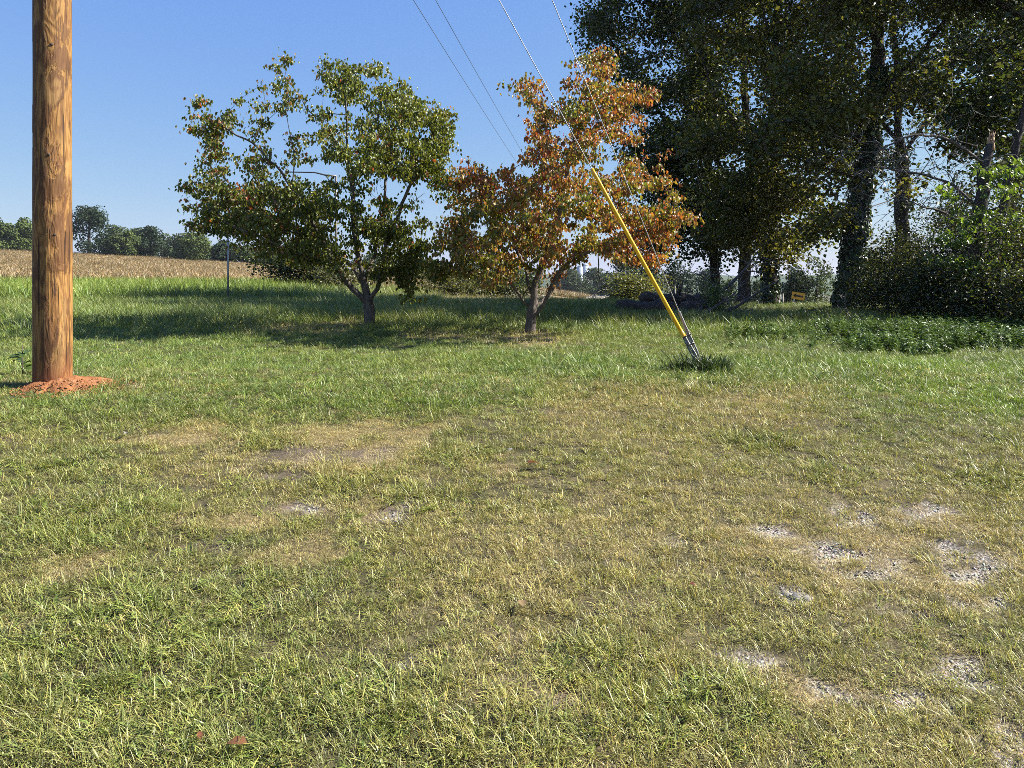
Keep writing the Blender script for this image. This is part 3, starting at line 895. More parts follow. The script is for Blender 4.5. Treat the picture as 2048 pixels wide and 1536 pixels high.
def dogwood_left():
    Y0 = 13.0; ox, oy, k = 340, 80, .3906
    base = foot(738, Y0)
    root = empty('dogwood_tree', base, 'small spreading tree with mostly green drooping leaves behind the pole', 'tree', 'small trees on the lawn')
    T = Tree()
    zp = lambda l: zpath(l, ox, oy, k, Y0)
    b0 = base - [0, 0, .1]
    top = T.limb([b0, *zp([(1020, 1400), (1015, 1330), (985, 1240), (950, 1150), (930, 1000, -.1), (940, 880, 0), (955, 780), (955, 700), (930, 620), (925, 480), (935, 330), (905, 180)])], 0)
    n1 = T.nearest(zp([(1015, 1340)])[0])
    n2 = T.nearest(zp([(985, 1240)])[0])
    n3 = T.nearest(zp([(950, 720)])[0])
    T.limb(zp([(1010, 1340), (940, 1290), (890, 1240), (840, 1150, -.3), (760, 1000, -.6), (680, 860, -.8), (620, 740, -.9), (560, 640, -.9), (470, 570, -.8), (370, 480, -.7), (230, 400, -.6)]), 1, n1)
    na = T.nearest(zp([(630, 730, -.9)])[0])
    T.limb(zp([(630, 730, -.9), (632, 600, -.9), (610, 500, -.8), (600, 380, -.8), (590, 220, -.7)]), 2, na)
    T.limb(zp([(1015, 1340), (1070, 1260, -.2), (1110, 1180, -.4), (1130, 1060, -.6), (1180, 900, -.7), (1200, 830, -.8), (1290, 700, -.8), (1370, 560, -.7)]), 3, n1)
    T.limb(zp([(985, 1240), (1060, 1100, .6), (1090, 900, .9), (1120, 700, 1.0), (1180, 450, .9), (1200, 280, .8)]), 4, n2)
    T.limb(zp([(950, 710), (990, 620, .2), (1050, 420, .4), (1130, 300, .4), (1290, 330, .4)]), 5, n3)
    T.limb(zp([(985, 1240), (880, 1120, .8), (700, 1000, 1.3), (480, 880, 1.5), (250, 830, 1.4)]), 6, n2)
    T.limb(zp([(840, 1150, -.3), (700, 1080, -1.2), (480, 980, -1.6), (250, 900, -1.5)]), 7, T.nearest(zp([(840, 1150, -.3)])[0]))
    T.limb(zp([(1190, 870, -.7), (1260, 820, -.9), (1310, 780, -1)]), 8, T.nearest(zp([(1185, 880, -.7)])[0]))
    dense = [(830, 120, 75, 40), (790, 190, 60, 25), (980, 150, 90, 50), (1080, 150, 45, 45), (900, 240, 120, 45), (1000, 290, 190, 50), (1180, 260, 100, 55), (1300, 370, 150, 60), (1400, 430, 70, 80),
             (1150, 420, 180, 80), (900, 470, 120, 45), (1000, 570, 200, 45), (1200, 540, 220, 70), (1400, 540, 70, 50), (1100, 660, 190, 50), (1320, 640, 140, 70), (1400, 760, 80, 60),
             (775, 385, 55, 45), (840, 580, 60, 25), (800, 500, 40, 30)]
    thin = [(190, 330, 55, 45), (160, 420, 60, 60), (300, 420, 80, 60), (250, 500, 80, 40), (240, 580, 80, 50), (190, 640, 90, 40), (570, 130, 45, 60), (540, 230, 45, 35), (590, 330, 110, 28), (420, 330, 45, 30),
              (460, 440, 50, 50), (490, 560, 55, 35), (640, 510, 50, 32), (660, 600, 75, 35), (650, 275, 50, 20), (470, 240, 20, 18), (370, 310, 20, 12)]
    dense += [(80, 770, 45, 45), (180, 720, 80, 45), (270, 680, 30, 35), (300, 780, 170, 55), (450, 790, 150, 70), (600, 760, 190, 50), (700, 830, 190, 70), (900, 745, 130, 40), (160, 850, 80, 45), (300, 880, 180, 60),
              (500, 900, 190, 70), (700, 930, 190, 70), (110, 930, 35, 40), (220, 950, 90, 50), (400, 1000, 150, 60), (600, 1030, 170, 60), (800, 1060, 130, 70), (860, 1150, 70, 45), (680, 1110, 120, 45), (480, 1080, 70, 25)]
    sparse = [(900, 860, 130, 50), (1050, 880, 120, 80), (1200, 860, 60, 40), (1320, 950, 90, 30), (1250, 1010, 110, 50), (1130, 1000, 120, 80), (1000, 1000, 120, 80), (1190, 1100, 110, 90), (1270, 1290, 80, 45),
              (1050, 1210, 45, 35), (1260, 1180, 60, 60), (1150, 1170, 110, 70), (1290, 1090, 80, 70), (1210, 1250, 60, 35), (420, 620, 90, 50), (520, 690, 80, 30)]
    crown = (ox + 760 * k, oy + 620 * k, 800 * k, 700 * k)
    A = np.concatenate([blob_points(zoomb(dense, ox, oy, k), Y0, crown, 6.0, 2.3), blob_points(zoomb(thin, ox, oy, k), Y0, crown, 4.0, 1.3), blob_points(zoomb(sparse, ox, oy, k), Y0, crown, 4.4, 1.8)])
    T.grow(A, .2)
    T.radii(.0035, .105)
    finish_tree(root, T, M['bark_dog'], M['twig'], None, .18)
    P, D = tip_leaves(T, 35, .075)
    n = len(P)
    D[:, 2] = -.3 - 1.3 * rng.random(n)
    r = .4 * rng.random(n) + .6 * rng.random(len(T.tips))[T.leaf_tip]
    c = np.where((r < .6)[:, None], np.array([.095, .12, .018]), np.where((r < .86)[:, None], np.array([.15, .16, .025]), np.array([.20, .175, .034])))
    hz = fbm(P[:, 0] * 1.7 + 50, P[:, 2] * 1.7, 15, 3)
    red = ((rng.random(n) < .008) | ((hz > .74) & (rng.random(n) < .3)))
    c = np.where(red[:, None], np.array([.33, .085, .03]), c)
    brown = (P[:, 0] < -3.6) & (rng.random(n) < .15)
    c = np.where(brown[:, None], np.array([.20, .12, .055]), c) * (.75 + .5 * rng.random(n))[:, None]
    V, Fs, C = leaves_curled(P, D, .058 + .040 * rng.random(n), c, .6, 1.7)
    obj('crown', mkmesh('crown', V, Fs, {'col': C}, True, [M['leaf']]), root)

def dogwood_right():
    Y0 = 12.0; ox, oy, k = 840, 80, .4036
    base = foot(1061, Y0)
    root = empty('dogwood_tree', base, 'small tree turning orange and red behind the yellow guy guard', 'tree', 'small trees on the lawn')
    T = Tree()
    zp = lambda l: zpath(l, ox, oy, k, Y0)
    b0 = base - [0, 0, .1]
    T.limb([b0, *zp([(546, 1400), (545, 1330), (550, 1250), (560, 1150), (600, 1020), (640, 900), (680, 760), (700, 640), (760, 480), (840, 330), (900, 200), (930, 80)])], 0)
    n1 = T.nearest(zp([(545, 1340)])[0]); nb = T.nearest(zp([(546, 1390)])[0])
    T.limb(zp([(545, 1340), (500, 1290), (460, 1230), (430, 1200, -.2), (340, 1110, -.6), (230, 980, -.9), (150, 900, -1)]), 1, n1)
    T.limb(zp([(548, 1390), (600, 1340, -.1), (640, 1280, -.2), (690, 1190, -.4), (780, 1110, -.6), (900, 1030, -.9), (1080, 960, -1.2), (1250, 900, -1.2)]), 2, nb)
    T.limb(zp([(548, 1340), (600, 1300, .2), (680, 1210, .4), (760, 1060, .6), (850, 900, .8), (960, 760, .9), (1100, 660, .9)]), 3, n1)
    T.limb(zp([(550, 1260), (500, 1120, .5), (430, 950, .9), (350, 800, 1.1), (280, 680, 1.1)]), 4, T.nearest(zp([(550, 1260)])[0]))
    T.limb(zp([(690, 690), (620, 520, -.3), (590, 400, -.5), (560, 290, -.6), (460, 215, -.6)]), 5, T.nearest(zp([(690, 690)])[0]))
    T.limb(zp([(740, 520), (860, 420, .3), (980, 320, .4), (1120, 260, .4)]), 6, T.nearest(zp([(740, 520)])[0]))
    T.limb(zp([(600, 1020), (520, 880, -.8), (480, 760, -1.2), (430, 650, -1.3)]), 7, T.nearest(zp([(600, 1020)])[0]))
    B = [(930, 45, 40, 40), (760, 90, 32, 30), (860, 125, 85, 40), (920, 165, 50, 35), (430, 212, 40, 18), (530, 225, 60, 32), (570, 290, 50, 28), (595, 370, 50, 45), (780, 240, 95, 45), (950, 240, 105, 55), (1100, 270, 75, 32),
         (850, 320, 150, 55), (1020, 370, 95, 50), (720, 390, 95, 55), (950, 440, 100, 45), (1050, 500, 45, 32), (620, 480, 80, 40), (780, 500, 110, 45), (540, 575, 50, 40), (680, 580, 100, 55), (850, 560, 70, 40),
         (250, 630, 45, 55), (330, 640, 50, 40), (430, 625, 35, 22), (190, 660, 40, 60), (300, 720, 110, 55), (480, 720, 95, 45), (620, 690, 110, 55), (760, 690, 95, 60), (1000, 650, 80, 50), (1120, 620, 65, 35), (1210, 555, 38, 18),
         (900, 720, 70, 50), (250, 820, 110, 55), (420, 820, 120, 55), (600, 800, 120, 55), (780, 790, 110, 55), (950, 790, 90, 55), (1080, 720, 80, 45), (1180, 700, 50, 32), (1280, 740, 40, 20),
         (180, 920, 95, 55), (330, 930, 120, 55), (500, 920, 120, 55), (680, 900, 110, 55), (850, 900, 110, 55), (1020, 870, 110, 55), (1180, 860, 110, 50), (1300, 880, 60, 40), (1370, 880, 30, 28),
         (120, 1010, 85, 55), (280, 1030, 120, 55), (450, 1030, 120, 55), (620, 1010, 110, 50), (800, 1000, 100, 45), (970, 990, 105, 55), (1110, 970, 90, 45), (1220, 990, 45, 45),
         (85, 1100, 50, 55), (110, 1165, 60, 40), (240, 1110, 100, 45), (400, 1110, 100, 55), (560, 1080, 80, 40), (700, 1060, 80, 35), (1010, 1070, 80, 45), (1130, 1070, 70, 45), (1220, 1075, 30, 35), (340, 1180, 50, 35), (650, 1150, 40, 25)]
    crown = (ox + 680 * k, oy + 720 * k, 740 * k, 760 * k)
    A = blob_points(zoomb(B, ox, oy, k), Y0, crown, 5.8, 2.3)
    T.grow(A, .2)
    T.radii(.0035, .09)
    finish_tree(root, T, M['bark_dog'], M['twig'], None, .18)
    P, D = tip_leaves(T, 35, .075)
    n = len(P)
    D[:, 2] = -.3 - 1.3 * rng.random(n)
    r = rng.random(n); hz = fbm(P[:, 0] * 1.5 + 30, P[:, 2] * 1.5 + 9, 18, 3)
    r = np.clip(.5 * r + .5 * rng.random(len(T.tips))[T.leaf_tip] + (hz - .5) * .8 - .28 * sm((2.6 - P[:, 2]) / 1.2) * sm((.9 - P[:, 0]) / 1.5) + .10 * sm((P[:, 0] - .6) / 1.0), 0, 1)
    pal = np.array([[.10, .12, .02], [.17, .17, .027], [.26, .175, .038], [.29, .145, .042], [.30, .10, .033], [.24, .05, .022], [.15, .08, .036]])
    q = np.clip(np.digitize(r, [.24, .42, .58, .73, .87, .955]), 0, 6)
    c = pal[q] * (.75 + .5 * rng.random(n))[:, None]
    V, Fs, C = leaves_curled(P, D, .058 + .040 * rng.random(n), c, .6, 1.7)
    obj('crown', mkmesh('crown', V, Fs, {'col': C}, True, [M['leaf']]), root)

# ------------------------------------------------------------------ tall trees on the right
def wood_tree(name, label, Y0, base_px, limbs, blobs, crown, depth, dens, rbase, leafpal, leafsize, per=10, ivy=None, twigmat='twig', rtip=.004):
    base = foot(base_px, Y0)
    root = empty(name, base, label, 'tree', 'tall dark trees at the edge of the lawn')
    T = Tree(90000)
    for g, l in enumerate(limbs):
        pts = [at(q[0], q[1], Y0 + (q[2] if len(q) > 2 else 0)) for q in l]
        if g == 0:
            T.limb([base - [0, 0, .15], *pts], 0, None, .3, .03)
        else:
            T.limb(pts, g, T.nearest(pts[0]), .3, .03)
    A = blob_points(blobs, Y0, crown, dens * 4.1, depth)
    A = A[A[:, 2] > ground_z(A[:, 0], A[:, 1]) + 1.2]
    T.grow(A, .35, wob=.03)
    T.radii(rtip, rbase, 2.1)
    # flare at the foot
    h = T.pos[:T.n, 2] - base[2]
    T.r[:T.n] *= np.where(T.gid[:T.n] == 0, 1 + .45 * np.exp(-np.maximum(h, 0) / .35), 1)
    finish_tree(root, T, M['bark_oak'], M[twigmat], None, .22)
    P, D = tip_leaves(T, per * 3.8, .27, 4)
    n = len(P)
    D[:, 2] = -.2 - .8 * rng.random(n)
    pal = np.array(leafpal); c = pal[rng.integers(0, len(pal), len(T.tips))[T.leaf_tip]] * ((.8 + .4 * rng.random(n)) * (.75 + .5 * rng.random(len(T.tips)))[T.leaf_tip])[:, None]
    V, Fs, C = leaves_flat(P, D, leafsize * (.8 + .7 * rng.random(n)), c, .9, .72)
    obj('crown', mkmesh('crown', V, Fs, {'col': C}, False, [M['woodleaf']]), root)
    if ivy:
        h0, h1, n = ivy
        sk = np.where(T.gid[:T.n] == 0)[0]
        hh = T.pos[sk, 2] - base[2]
        sk = sk[(hh > h0) & (hh < h1)]
        i = rng.choice(sk, n); th = rng.random(n) * 6.283
        j = np.maximum(T.par[i], 0); f = rng.random(n)[:, None]
        out = np.stack([np.cos(th), np.sin(th), np.zeros(n)], -1)
        P = T.pos[i] * f + T.pos[j] * (1 - f) + out * (T.r[i] + .01 + .05 * rng.random(n))[:, None]
        D = out * .35 + np.stack([-np.sin(th) * rng.normal(0, .5, n), np.cos(th) * rng.normal(0, .5, n), -np.ones(n)], -1)
        c = np.array([.035, .06, .018]) * (.6 + .9 * rng.random(n))[:, None]
        V, Fs, C = leaves_flat(P, D, .07 + .06 * rng.random(n), c, .5, .85, up=out)
        obj('ivy', mkmesh('ivy', V, Fs, {'col': C}, False, [M['ivy']]), root)
    return root, T

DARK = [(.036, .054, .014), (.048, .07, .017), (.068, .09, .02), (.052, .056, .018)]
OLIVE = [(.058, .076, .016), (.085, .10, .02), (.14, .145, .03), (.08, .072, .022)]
def woods():
    def rb(x0, x1, y0, y1, n, rx, ry, seed):
        r = np.random.default_rng(seed)
        return [(r.uniform(x0, x1), r.uniform(y0, y1), .66 * rx * r.uniform(.6, 1.4), .52 * ry * r.uniform(.6, 1.4)) for _ in range(int(n * 1.7))]
    # leaning ivy-clad tree with the forked stem
    wood_tree('tall_tree', 'tall ivy-clad tree with a leaning trunk that forks high up, right of the arrow sign', 18.5, 1690,
              [[(1693, 590), (1705, 520), (1722, 420), (1735, 330), (1748, 240), (1756, 170), (1762, 80), (1768, -40), (1775, -180), (1785, -330)],
               [(1752, 215), (1790, 160), (1840, 95), (1895, 20, -.3), (1960, -70, -.6), (2040, -170, -1)],
               [(1740, 300), (1690, 240, .4), (1620, 170, .8), (1550, 60, 1), (1500, -80, 1)],
               [(1760, 100), (1720, 0, -.8), (1680, -120, -1.3), (1640, -240, -1.5)],
               [(1730, 360), (1650, 330, -.5), (1570, 310, -.8)],
               [(1722, 420), (1780, 400, .6), (1850, 330, 1.2), (1900, 220, 1.5)]],
              rb(1560, 1760, -380, 60, 18, 95, 60, 1) + rb(1780, 2000, -380, 20, 16, 95, 60, 2) + rb(1560, 1720, 60, 300, 13, 75, 45, 3) + rb(1790, 1900, 60, 230, 6, 55, 30, 4) + rb(1600, 1700, 300, 460, 7, 60, 40, 5)
              + rb(1780, 1860, 330, 420, 2, 40, 25, 6),
              (1740, -20, 420, 520), 3.4, .62, .25, OLIVE, .105, 10, (0, 6.5, 3000))
    wood_tree('tall_tree', 'dark straight-trunked tree just left of the arrow sign', 22, 1541,
              [[(1542, 540), (1545, 460), (1552, 330), (1560, 180), (1560, 40), (1565, -120), (1570, -260)],
               [(1550, 380), (1490, 300, .5), (1430, 190, .8), (1390, 60, 1)],
               [(1558, 250), (1620, 170, -.6), (1680, 60, -1)],
               [(1546, 430), (1600, 390, -1), (1660, 370, -1.4)],
               [(1545, 440), (1480, 420, -1), (1420, 400, -1.4)]],
              rb(1400, 1700, -300, 0, 18, 100, 60, 11) + rb(1390, 1640, 0, 300, 22, 80, 50, 12) + rb(1410, 1640, 300, 480, 20, 65, 40, 13) + rb(1440, 1620, 470, 525, 8, 50, 20, 14),
              (1540, 120, 300, 480), 3.4, .75, .20, OLIVE, .11, 10, (0, 5, 1800))
    wood_tree('tall_tree', 'slanting dark tree behind the fallen branches, third from the arrow sign', 26, 1485,
              [[(1492, 545), (1500, 480), (1505, 380), (1500, 240), (1490, 80), (1480, -80)],
               [(1503, 420), (1440, 330, .6), (1380, 200, 1)],
               [(1500, 300), (1560, 200, .8), (1600, 80, 1)]],
              rb(1330, 1520, -200, 100, 14, 90, 55, 21) + rb(1330, 1480, 100, 380, 18, 70, 45, 22) + rb(1360, 1470, 380, 500, 10, 60, 35, 23),
              (1440, 150, 220, 400), 3.2, .7, .21, DARK, .12, 10)
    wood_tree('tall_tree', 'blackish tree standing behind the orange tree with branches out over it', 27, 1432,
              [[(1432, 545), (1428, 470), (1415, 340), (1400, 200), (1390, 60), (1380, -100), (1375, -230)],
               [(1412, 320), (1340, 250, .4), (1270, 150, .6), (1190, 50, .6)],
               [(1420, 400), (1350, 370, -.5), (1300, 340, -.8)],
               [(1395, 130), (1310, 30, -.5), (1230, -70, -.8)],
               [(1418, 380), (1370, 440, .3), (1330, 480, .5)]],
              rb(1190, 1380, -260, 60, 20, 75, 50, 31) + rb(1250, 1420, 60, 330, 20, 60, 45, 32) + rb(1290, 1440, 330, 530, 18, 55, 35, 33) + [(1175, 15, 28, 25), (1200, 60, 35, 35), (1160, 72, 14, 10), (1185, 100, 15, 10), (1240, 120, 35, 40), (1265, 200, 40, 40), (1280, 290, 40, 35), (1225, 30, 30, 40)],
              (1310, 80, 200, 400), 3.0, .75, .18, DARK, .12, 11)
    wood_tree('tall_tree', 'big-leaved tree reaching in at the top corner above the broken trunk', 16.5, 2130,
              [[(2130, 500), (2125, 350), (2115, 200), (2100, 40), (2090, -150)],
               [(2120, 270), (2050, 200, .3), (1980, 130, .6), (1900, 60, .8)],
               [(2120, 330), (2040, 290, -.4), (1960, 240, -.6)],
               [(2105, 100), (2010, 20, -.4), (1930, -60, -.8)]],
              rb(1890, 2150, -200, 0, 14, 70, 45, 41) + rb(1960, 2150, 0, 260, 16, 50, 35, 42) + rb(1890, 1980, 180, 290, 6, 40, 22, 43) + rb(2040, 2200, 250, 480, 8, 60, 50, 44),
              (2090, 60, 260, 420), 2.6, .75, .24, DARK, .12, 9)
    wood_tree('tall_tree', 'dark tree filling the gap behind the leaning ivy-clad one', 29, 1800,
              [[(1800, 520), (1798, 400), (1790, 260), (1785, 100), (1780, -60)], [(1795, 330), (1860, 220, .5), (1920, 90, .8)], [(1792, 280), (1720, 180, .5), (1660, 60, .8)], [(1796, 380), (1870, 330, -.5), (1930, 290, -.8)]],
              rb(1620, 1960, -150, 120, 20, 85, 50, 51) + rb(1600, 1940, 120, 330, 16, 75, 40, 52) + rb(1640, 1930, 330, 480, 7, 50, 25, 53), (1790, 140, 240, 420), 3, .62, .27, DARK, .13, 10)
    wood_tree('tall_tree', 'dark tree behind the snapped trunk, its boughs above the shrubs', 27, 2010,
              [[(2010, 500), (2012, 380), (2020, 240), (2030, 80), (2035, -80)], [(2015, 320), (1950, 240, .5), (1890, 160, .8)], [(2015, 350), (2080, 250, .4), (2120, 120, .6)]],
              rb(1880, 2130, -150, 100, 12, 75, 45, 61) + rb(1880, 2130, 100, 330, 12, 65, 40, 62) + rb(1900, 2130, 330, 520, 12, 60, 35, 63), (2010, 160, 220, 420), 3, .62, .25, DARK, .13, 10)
    # broken stub with new shoots
    Y0 = 14.0
    base = foot(1945, Y0)
    root = empty('broken_tree', base, 'snapped tree trunk with a splintered top and fresh yellow-green shoots', 'tree', 'tall dark trees at the edge of the lawn')
    T = Tree()
    T.limb([base - [0, 0, .15], *[at(x, y, Y0) for x, y in ((1945, 600), (1950, 540), (1958, 470), (1966, 400), (1978, 330), (1986, 290))]], 0, None, .15, .015)
    T.r = np.interp(np.arange(T.n), [0, 3, T.n * .5, T.n - 1], [.30, .20, .14, .075])
    mb = T.meshes(.25, (12, 8, 5))[0]
    mb.build('trunk', M['bark_oak'], root)
    # splinters
    mb = MB()
    tp = T.pos[T.n - 1]
    for i in range(16):
        a = i * .393; rr = .065 * rng.uniform(.5, 1); L = rng.uniform(.06, .26)
        p = tp + [math.cos(a) * rr, math.sin(a) * rr, -.12]
        mb.tube([p, p + [rng.normal(0, .01), rng.normal(0, .01), L * .6 + .1], p + [rng.normal(0, .02), rng.normal(0, .02), L + .12]], [.026, .018, .003], 4)
    mb.build('splintered_top', M['splinter'], root, False)
    # leaning second stem
    T2 = Tree(); T2.limb([at(x, y, Y0 + .4) for x, y in ((1975, 560), (1995, 470), (2015, 380), (2040, 270), (2070, 120))], 0, None, .2, .02)
    T2.r = np.linspace(.11, .05, T2.n); T2.meshes(.2)[0].build('stem', M['bark_oak'], root)
    # dead arching limbs with bare sprays
    for pts, r0 in (([(1972, 330), (1925, 295, -.2), (1890, 278, -.3), (1840, 274, -.4), (1800, 282, -.4), (1770, 296, -.4), (1740, 312, -.3)], .035),
                    ([(1962, 420), (1900, 365, .3), (1850, 348, .4), (1800, 340, .5), (1750, 330, .5), (1710, 345, .4), (1690, 380, .3)], .028),
                    ([(1956, 470), (1890, 425, -.3), (1845, 415, -.4), (1810, 400, -.4)], .045)):
        T3 = Tree()
        T3.limb([at(q[0], q[1], Y0 + (q[2] if len(q) > 2 else 0)) for q in pts], 0, None, .12, .012)
        A = []
        for i in range(240):
            q = T3.pos[rng.integers(2, T3.n)] if i < 30 else A[rng.integers(0, len(A))]
            A.append(q + rng.normal(0, 1, 3) * [.3, .3, .26] + [0, 0, -.03])
        T3.grow(np.array(A), .16, wob=.02)
        T3.radii(.0036, r0, 2.0)
        ms = T3.meshes(.15)
        lo = ms[0].build('dead_limb', M['bark_snag'], root)
        if 999 in ms: ms[999].build('bare_twigs', M['deadtwig'], lo)
    # shoots
    T4 = Tree()
    T4.limb([at(x, y, Y0 - .3) for x, y in ((1955, 520), (1960, 430), (1975, 350))], 0, None, .2)
    T4.tips = []
    blobs = [(1900, 385, 28, 10), (1880, 375, 18, 8), (1920, 430, 40, 22), (1985, 345, 40, 18), (2025, 330, 30, 22), (2000, 380, 40, 20), (1930, 470, 50, 18), (1990, 450, 50, 30), (1890, 480, 30, 14), (1870, 510, 28, 10), (1925, 520, 45, 18),
             (1990, 520, 50, 30), (1925, 550, 22, 16), (2040, 440, 30, 40), (2030, 560, 30, 30), (1975, 590, 40, 25)]
    A = np.array([at(x + rng.normal(0, rx * .5), y + rng.normal(0, ry * .5), Y0 - .5 + rng.normal(0, .35)) for (x, y, rx, ry) in blobs for _ in range(int(4 + rx * ry / 45))])
    T4.grow(A, .15); T4.radii(.003, .03)
    mb = MB()
    for q in T4.meshes().values():
        mb.V += q.V; mb.f3 += [f + mb.n for f in q.f3]; mb.f4 += [f + mb.n for f in q.f4]; mb.n += q.n
    so = mb.build('shoot', M['twig'], root)
    P, D = tip_leaves(T4, 5, .06, 3)
    n = len(P); D[:, 2] = -.3 - .6 * rng.random(n)
    c = np.array([.11, .18, .026]) * (.6 + .8 * rng.random(n))[:, None]
    V, Fs, C = leaves_curled(P, D, .07 + .05 * rng.random(n), c, .6, .7)
    obj('shoot_leaves', mkmesh('shoot_leaves', V, Fs, {'col': C}, True, [M['leaf']]), so)

def shrub(name, label, c, rad, n, pal, ls, group, cat='shrub', mat='woodleaf', stems=7):
    base = np.array([c[0], c[1], gz(c[0], c[1])])
    root = empty(name, base, label, cat, group)
    nb = 26
    cen = base + np.stack([rng.normal(0, .42, nb) * rad[0], rng.normal(0, .42, nb) * rad[1], rad[2] * (.12 + .8 * rng.random(nb))], -1)
    T = Tree()
    T.limb([base - [0, 0, .05], base + [0, 0, .25]], 0, None, .1)
    T.grow(cen, .25, wob=.03); T.radii(.004, .04)
    mb = MB()
    for q in T.meshes().values():
        mb.V += q.V; mb.f3 += [f + mb.n for f in q.f3]; mb.f4 += [f + mb.n for f in q.f4]; mb.n += q.n
    mb.build('stems', M['twig'], root)
    i = rng.integers(0, nb, n)
    P = cen[i] + rng.normal(0, 1, (n, 3)) * np.array(rad) * [.22, .22, .15]
    P[:, 2] = np.maximum(P[:, 2], ground_z(P[:, 0], P[:, 1]) + .03)
    D = rng.normal(0, 1, (n, 3)); D[:, 2] = D[:, 2] * .5 - .2
    p = np.array(pal); cc = p[rng.integers(0, len(p), n)] * (.65 + .7 * rng.random(n))[:, None]
    V, Fs, C = leaves_flat(P, D, ls * (.7 + .6 * rng.random(n)), cc, .9, .7)
    obj('foliage', mkmesh('foliage', V, Fs, {'col': C}, False, [M[mat]]), root)
    return root

def brush():
    g = 'wild shrubs under the dark trees'
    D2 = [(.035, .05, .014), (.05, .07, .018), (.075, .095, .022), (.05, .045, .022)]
    spec = [(1775, 16.5, (1.0, .8, 1.5), 'shrub tangle right of the small pine, under the dead branches'),
            (1835, 15.0, (1.0, .8, 1.3), 'tangled dark shrub left of the snapped trunk, second from it'),
            (1895, 13.6, (.8, .6, 1.1), 'dark shrub crowding the left side of the snapped trunk'),
            (1990, 12.8, (.8, .6, 1.0), 'leafy shrub in front of the snapped trunk on its right'),
            (2060, 13.2, (1.1, .8, 2.0), 'tall shrub at the far right edge of the picture'),
            (2020, 15.5, (1.1, .8, 2.3), 'high dark shrub behind the snapped trunk'),
            (1870, 17.5, (1.3, .9, 2.2), 'tall grey-green shrub behind the hanging dead branches'),
            (1790, 20, (1.4, .9, 2.0), 'deep shaded shrub far behind the small pine'),
            (1930, 15.6, (1.0, .7, 2.5), 'tall tangle crowded against the snapped trunk from behind'), (2075, 11.6, (.7, .6, 1.0), 'low shrub at the right edge in front of the tall one')]
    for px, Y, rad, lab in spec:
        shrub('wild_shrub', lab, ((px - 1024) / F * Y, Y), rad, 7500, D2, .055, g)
    shrub('wild_shrub', 'small bright leafy shrub sprouting among the fallen branches', ((1432 - 1024) / F * 16.5, 16.5), (.35, .3, .75), 900, [(.10, .15, .03), (.13, .18, .04)], .06, g)
    shrub('wild_shrub', 'low leafy sprig in the grass below the arrow sign', ((1625 - 1024) / F * 15.5, 15.5), (.3, .3, .22), 300, [(.10, .15, .03), (.15, .18, .05)], .06, g)
    shrub('wild_shrub', 'rounded pale olive bush beside the weathered boards', ((1258 - 1024) / F * 34, 34), (1.5, 1.0, 1.5), 5000, [(.13, .14, .045), (.18, .175, .06), (.10, .12, .035)], .11, 'bushes beyond the lawn')
    shrub('wild_shrub', 'blackish bush behind the lower boughs of the green tree', ((620 - 1024) / F * 38, 38), (2.6, 1.5, 2.4), 6000, DARK, .16, 'bushes beyond the lawn')
    shrub('wild_shrub', 'low greyish bush in the long grass behind the green tree', ((690 - 1024) / F * 36, 36), (1.8, 1.2, 1.3), 3000, [(.07, .08, .03), (.11, .11, .05)], .13, 'bushes beyond the lawn')
    shrub('wild_shrub', 'olive bush seen between the two small trees', ((905 - 1024) / F * 40, 40), (2.2, 1.3, 1.5), 4000, [(.09, .10, .03), (.13, .13, .045)], .14, 'bushes beyond the lawn')
    shrub('wild_shrub', 'dark bush seen through the stems of the orange tree', ((985 - 1024) / F * 44, 44), (2.6, 1.5, 1.9), 4500, DARK, .16, 'bushes beyond the lawn')

# ------------------------------------------------------------------ far trees
def far_tree(label, px, Y, wpx, top_row, pal, name='far_tree', group='far trees beyond the field', sink=.0, n=4800, cone=0):
    X = (px - 1024) / F * Y
    z0 = gz(X, Y) - sink
    top = CZ - (top_row - HOR) / F * Y
    H = max(top - z0, 2.0); Wd = wpx / F * Y
    root = empty(name, (X, Y, z0), label, 'tree', group)
    mb = MB(); mb.tube([(X, Y, z0 - .3), (X, Y, z0 + H * .35), (X + .02 * H, Y, z0 + H * .7)], [.035 * H, .026 * H, .008 * H], 7)
    mb.build('trunk', M['bark_oak'], root)
    nb = 30
    zc = rng.random(nb) ** 1.1
    prof = np.sin(np.clip(.18 + .80 * zc, 0, 1) * math.pi) ** .7 if not cone else (1.05 - zc)
    a = rng.random(nb) * 6.283; rr = np.sqrt(rng.random(nb)) * prof * Wd * .46
    cen = np.stack([X + rr * np.cos(a), Y + rr * np.sin(a), z0 + H * (.06 + .84 * zc)], -1)
    br = Wd * .19 * (.7 + .6 * rng.random(nb))
    i = rng.integers(0, nb, n)
    v = rng.normal(0, 1, (n, 3)); v /= np.linalg.norm(v, axis=1, keepdims=True)
    P = cen[i] + v * (br[i] * (.75 + .35 * rng.random(n)))[:, None]
    P[:, 2] = np.minimum(np.maximum(P[:, 2], z0 + .2), z0 + H)
    nrm = v + rng.normal(0, .45, (n, 3)); nrm /= np.linalg.norm(nrm, axis=1, keepdims=True)
    D = np.cross(nrm, rng.normal(0, 1, (n, 3)))
    p = np.array(pal); tone = .75 + .5 * rng.random(nb)
    c = p[rng.integers(0, len(p), n)] * tone[i][:, None] * (.75 + .5 * rng.random(n))[:, None]
    s = max(.0026 * Y, .14) * (.7 + .7 * rng.random(n))
    V, Fs, C = leaves_flat(P, D, s, c, .25, .8, up=nrm)
    obj('crown', mkmesh('crown', V, Fs, {'col': C}, False, [M['farleaf']]), root)

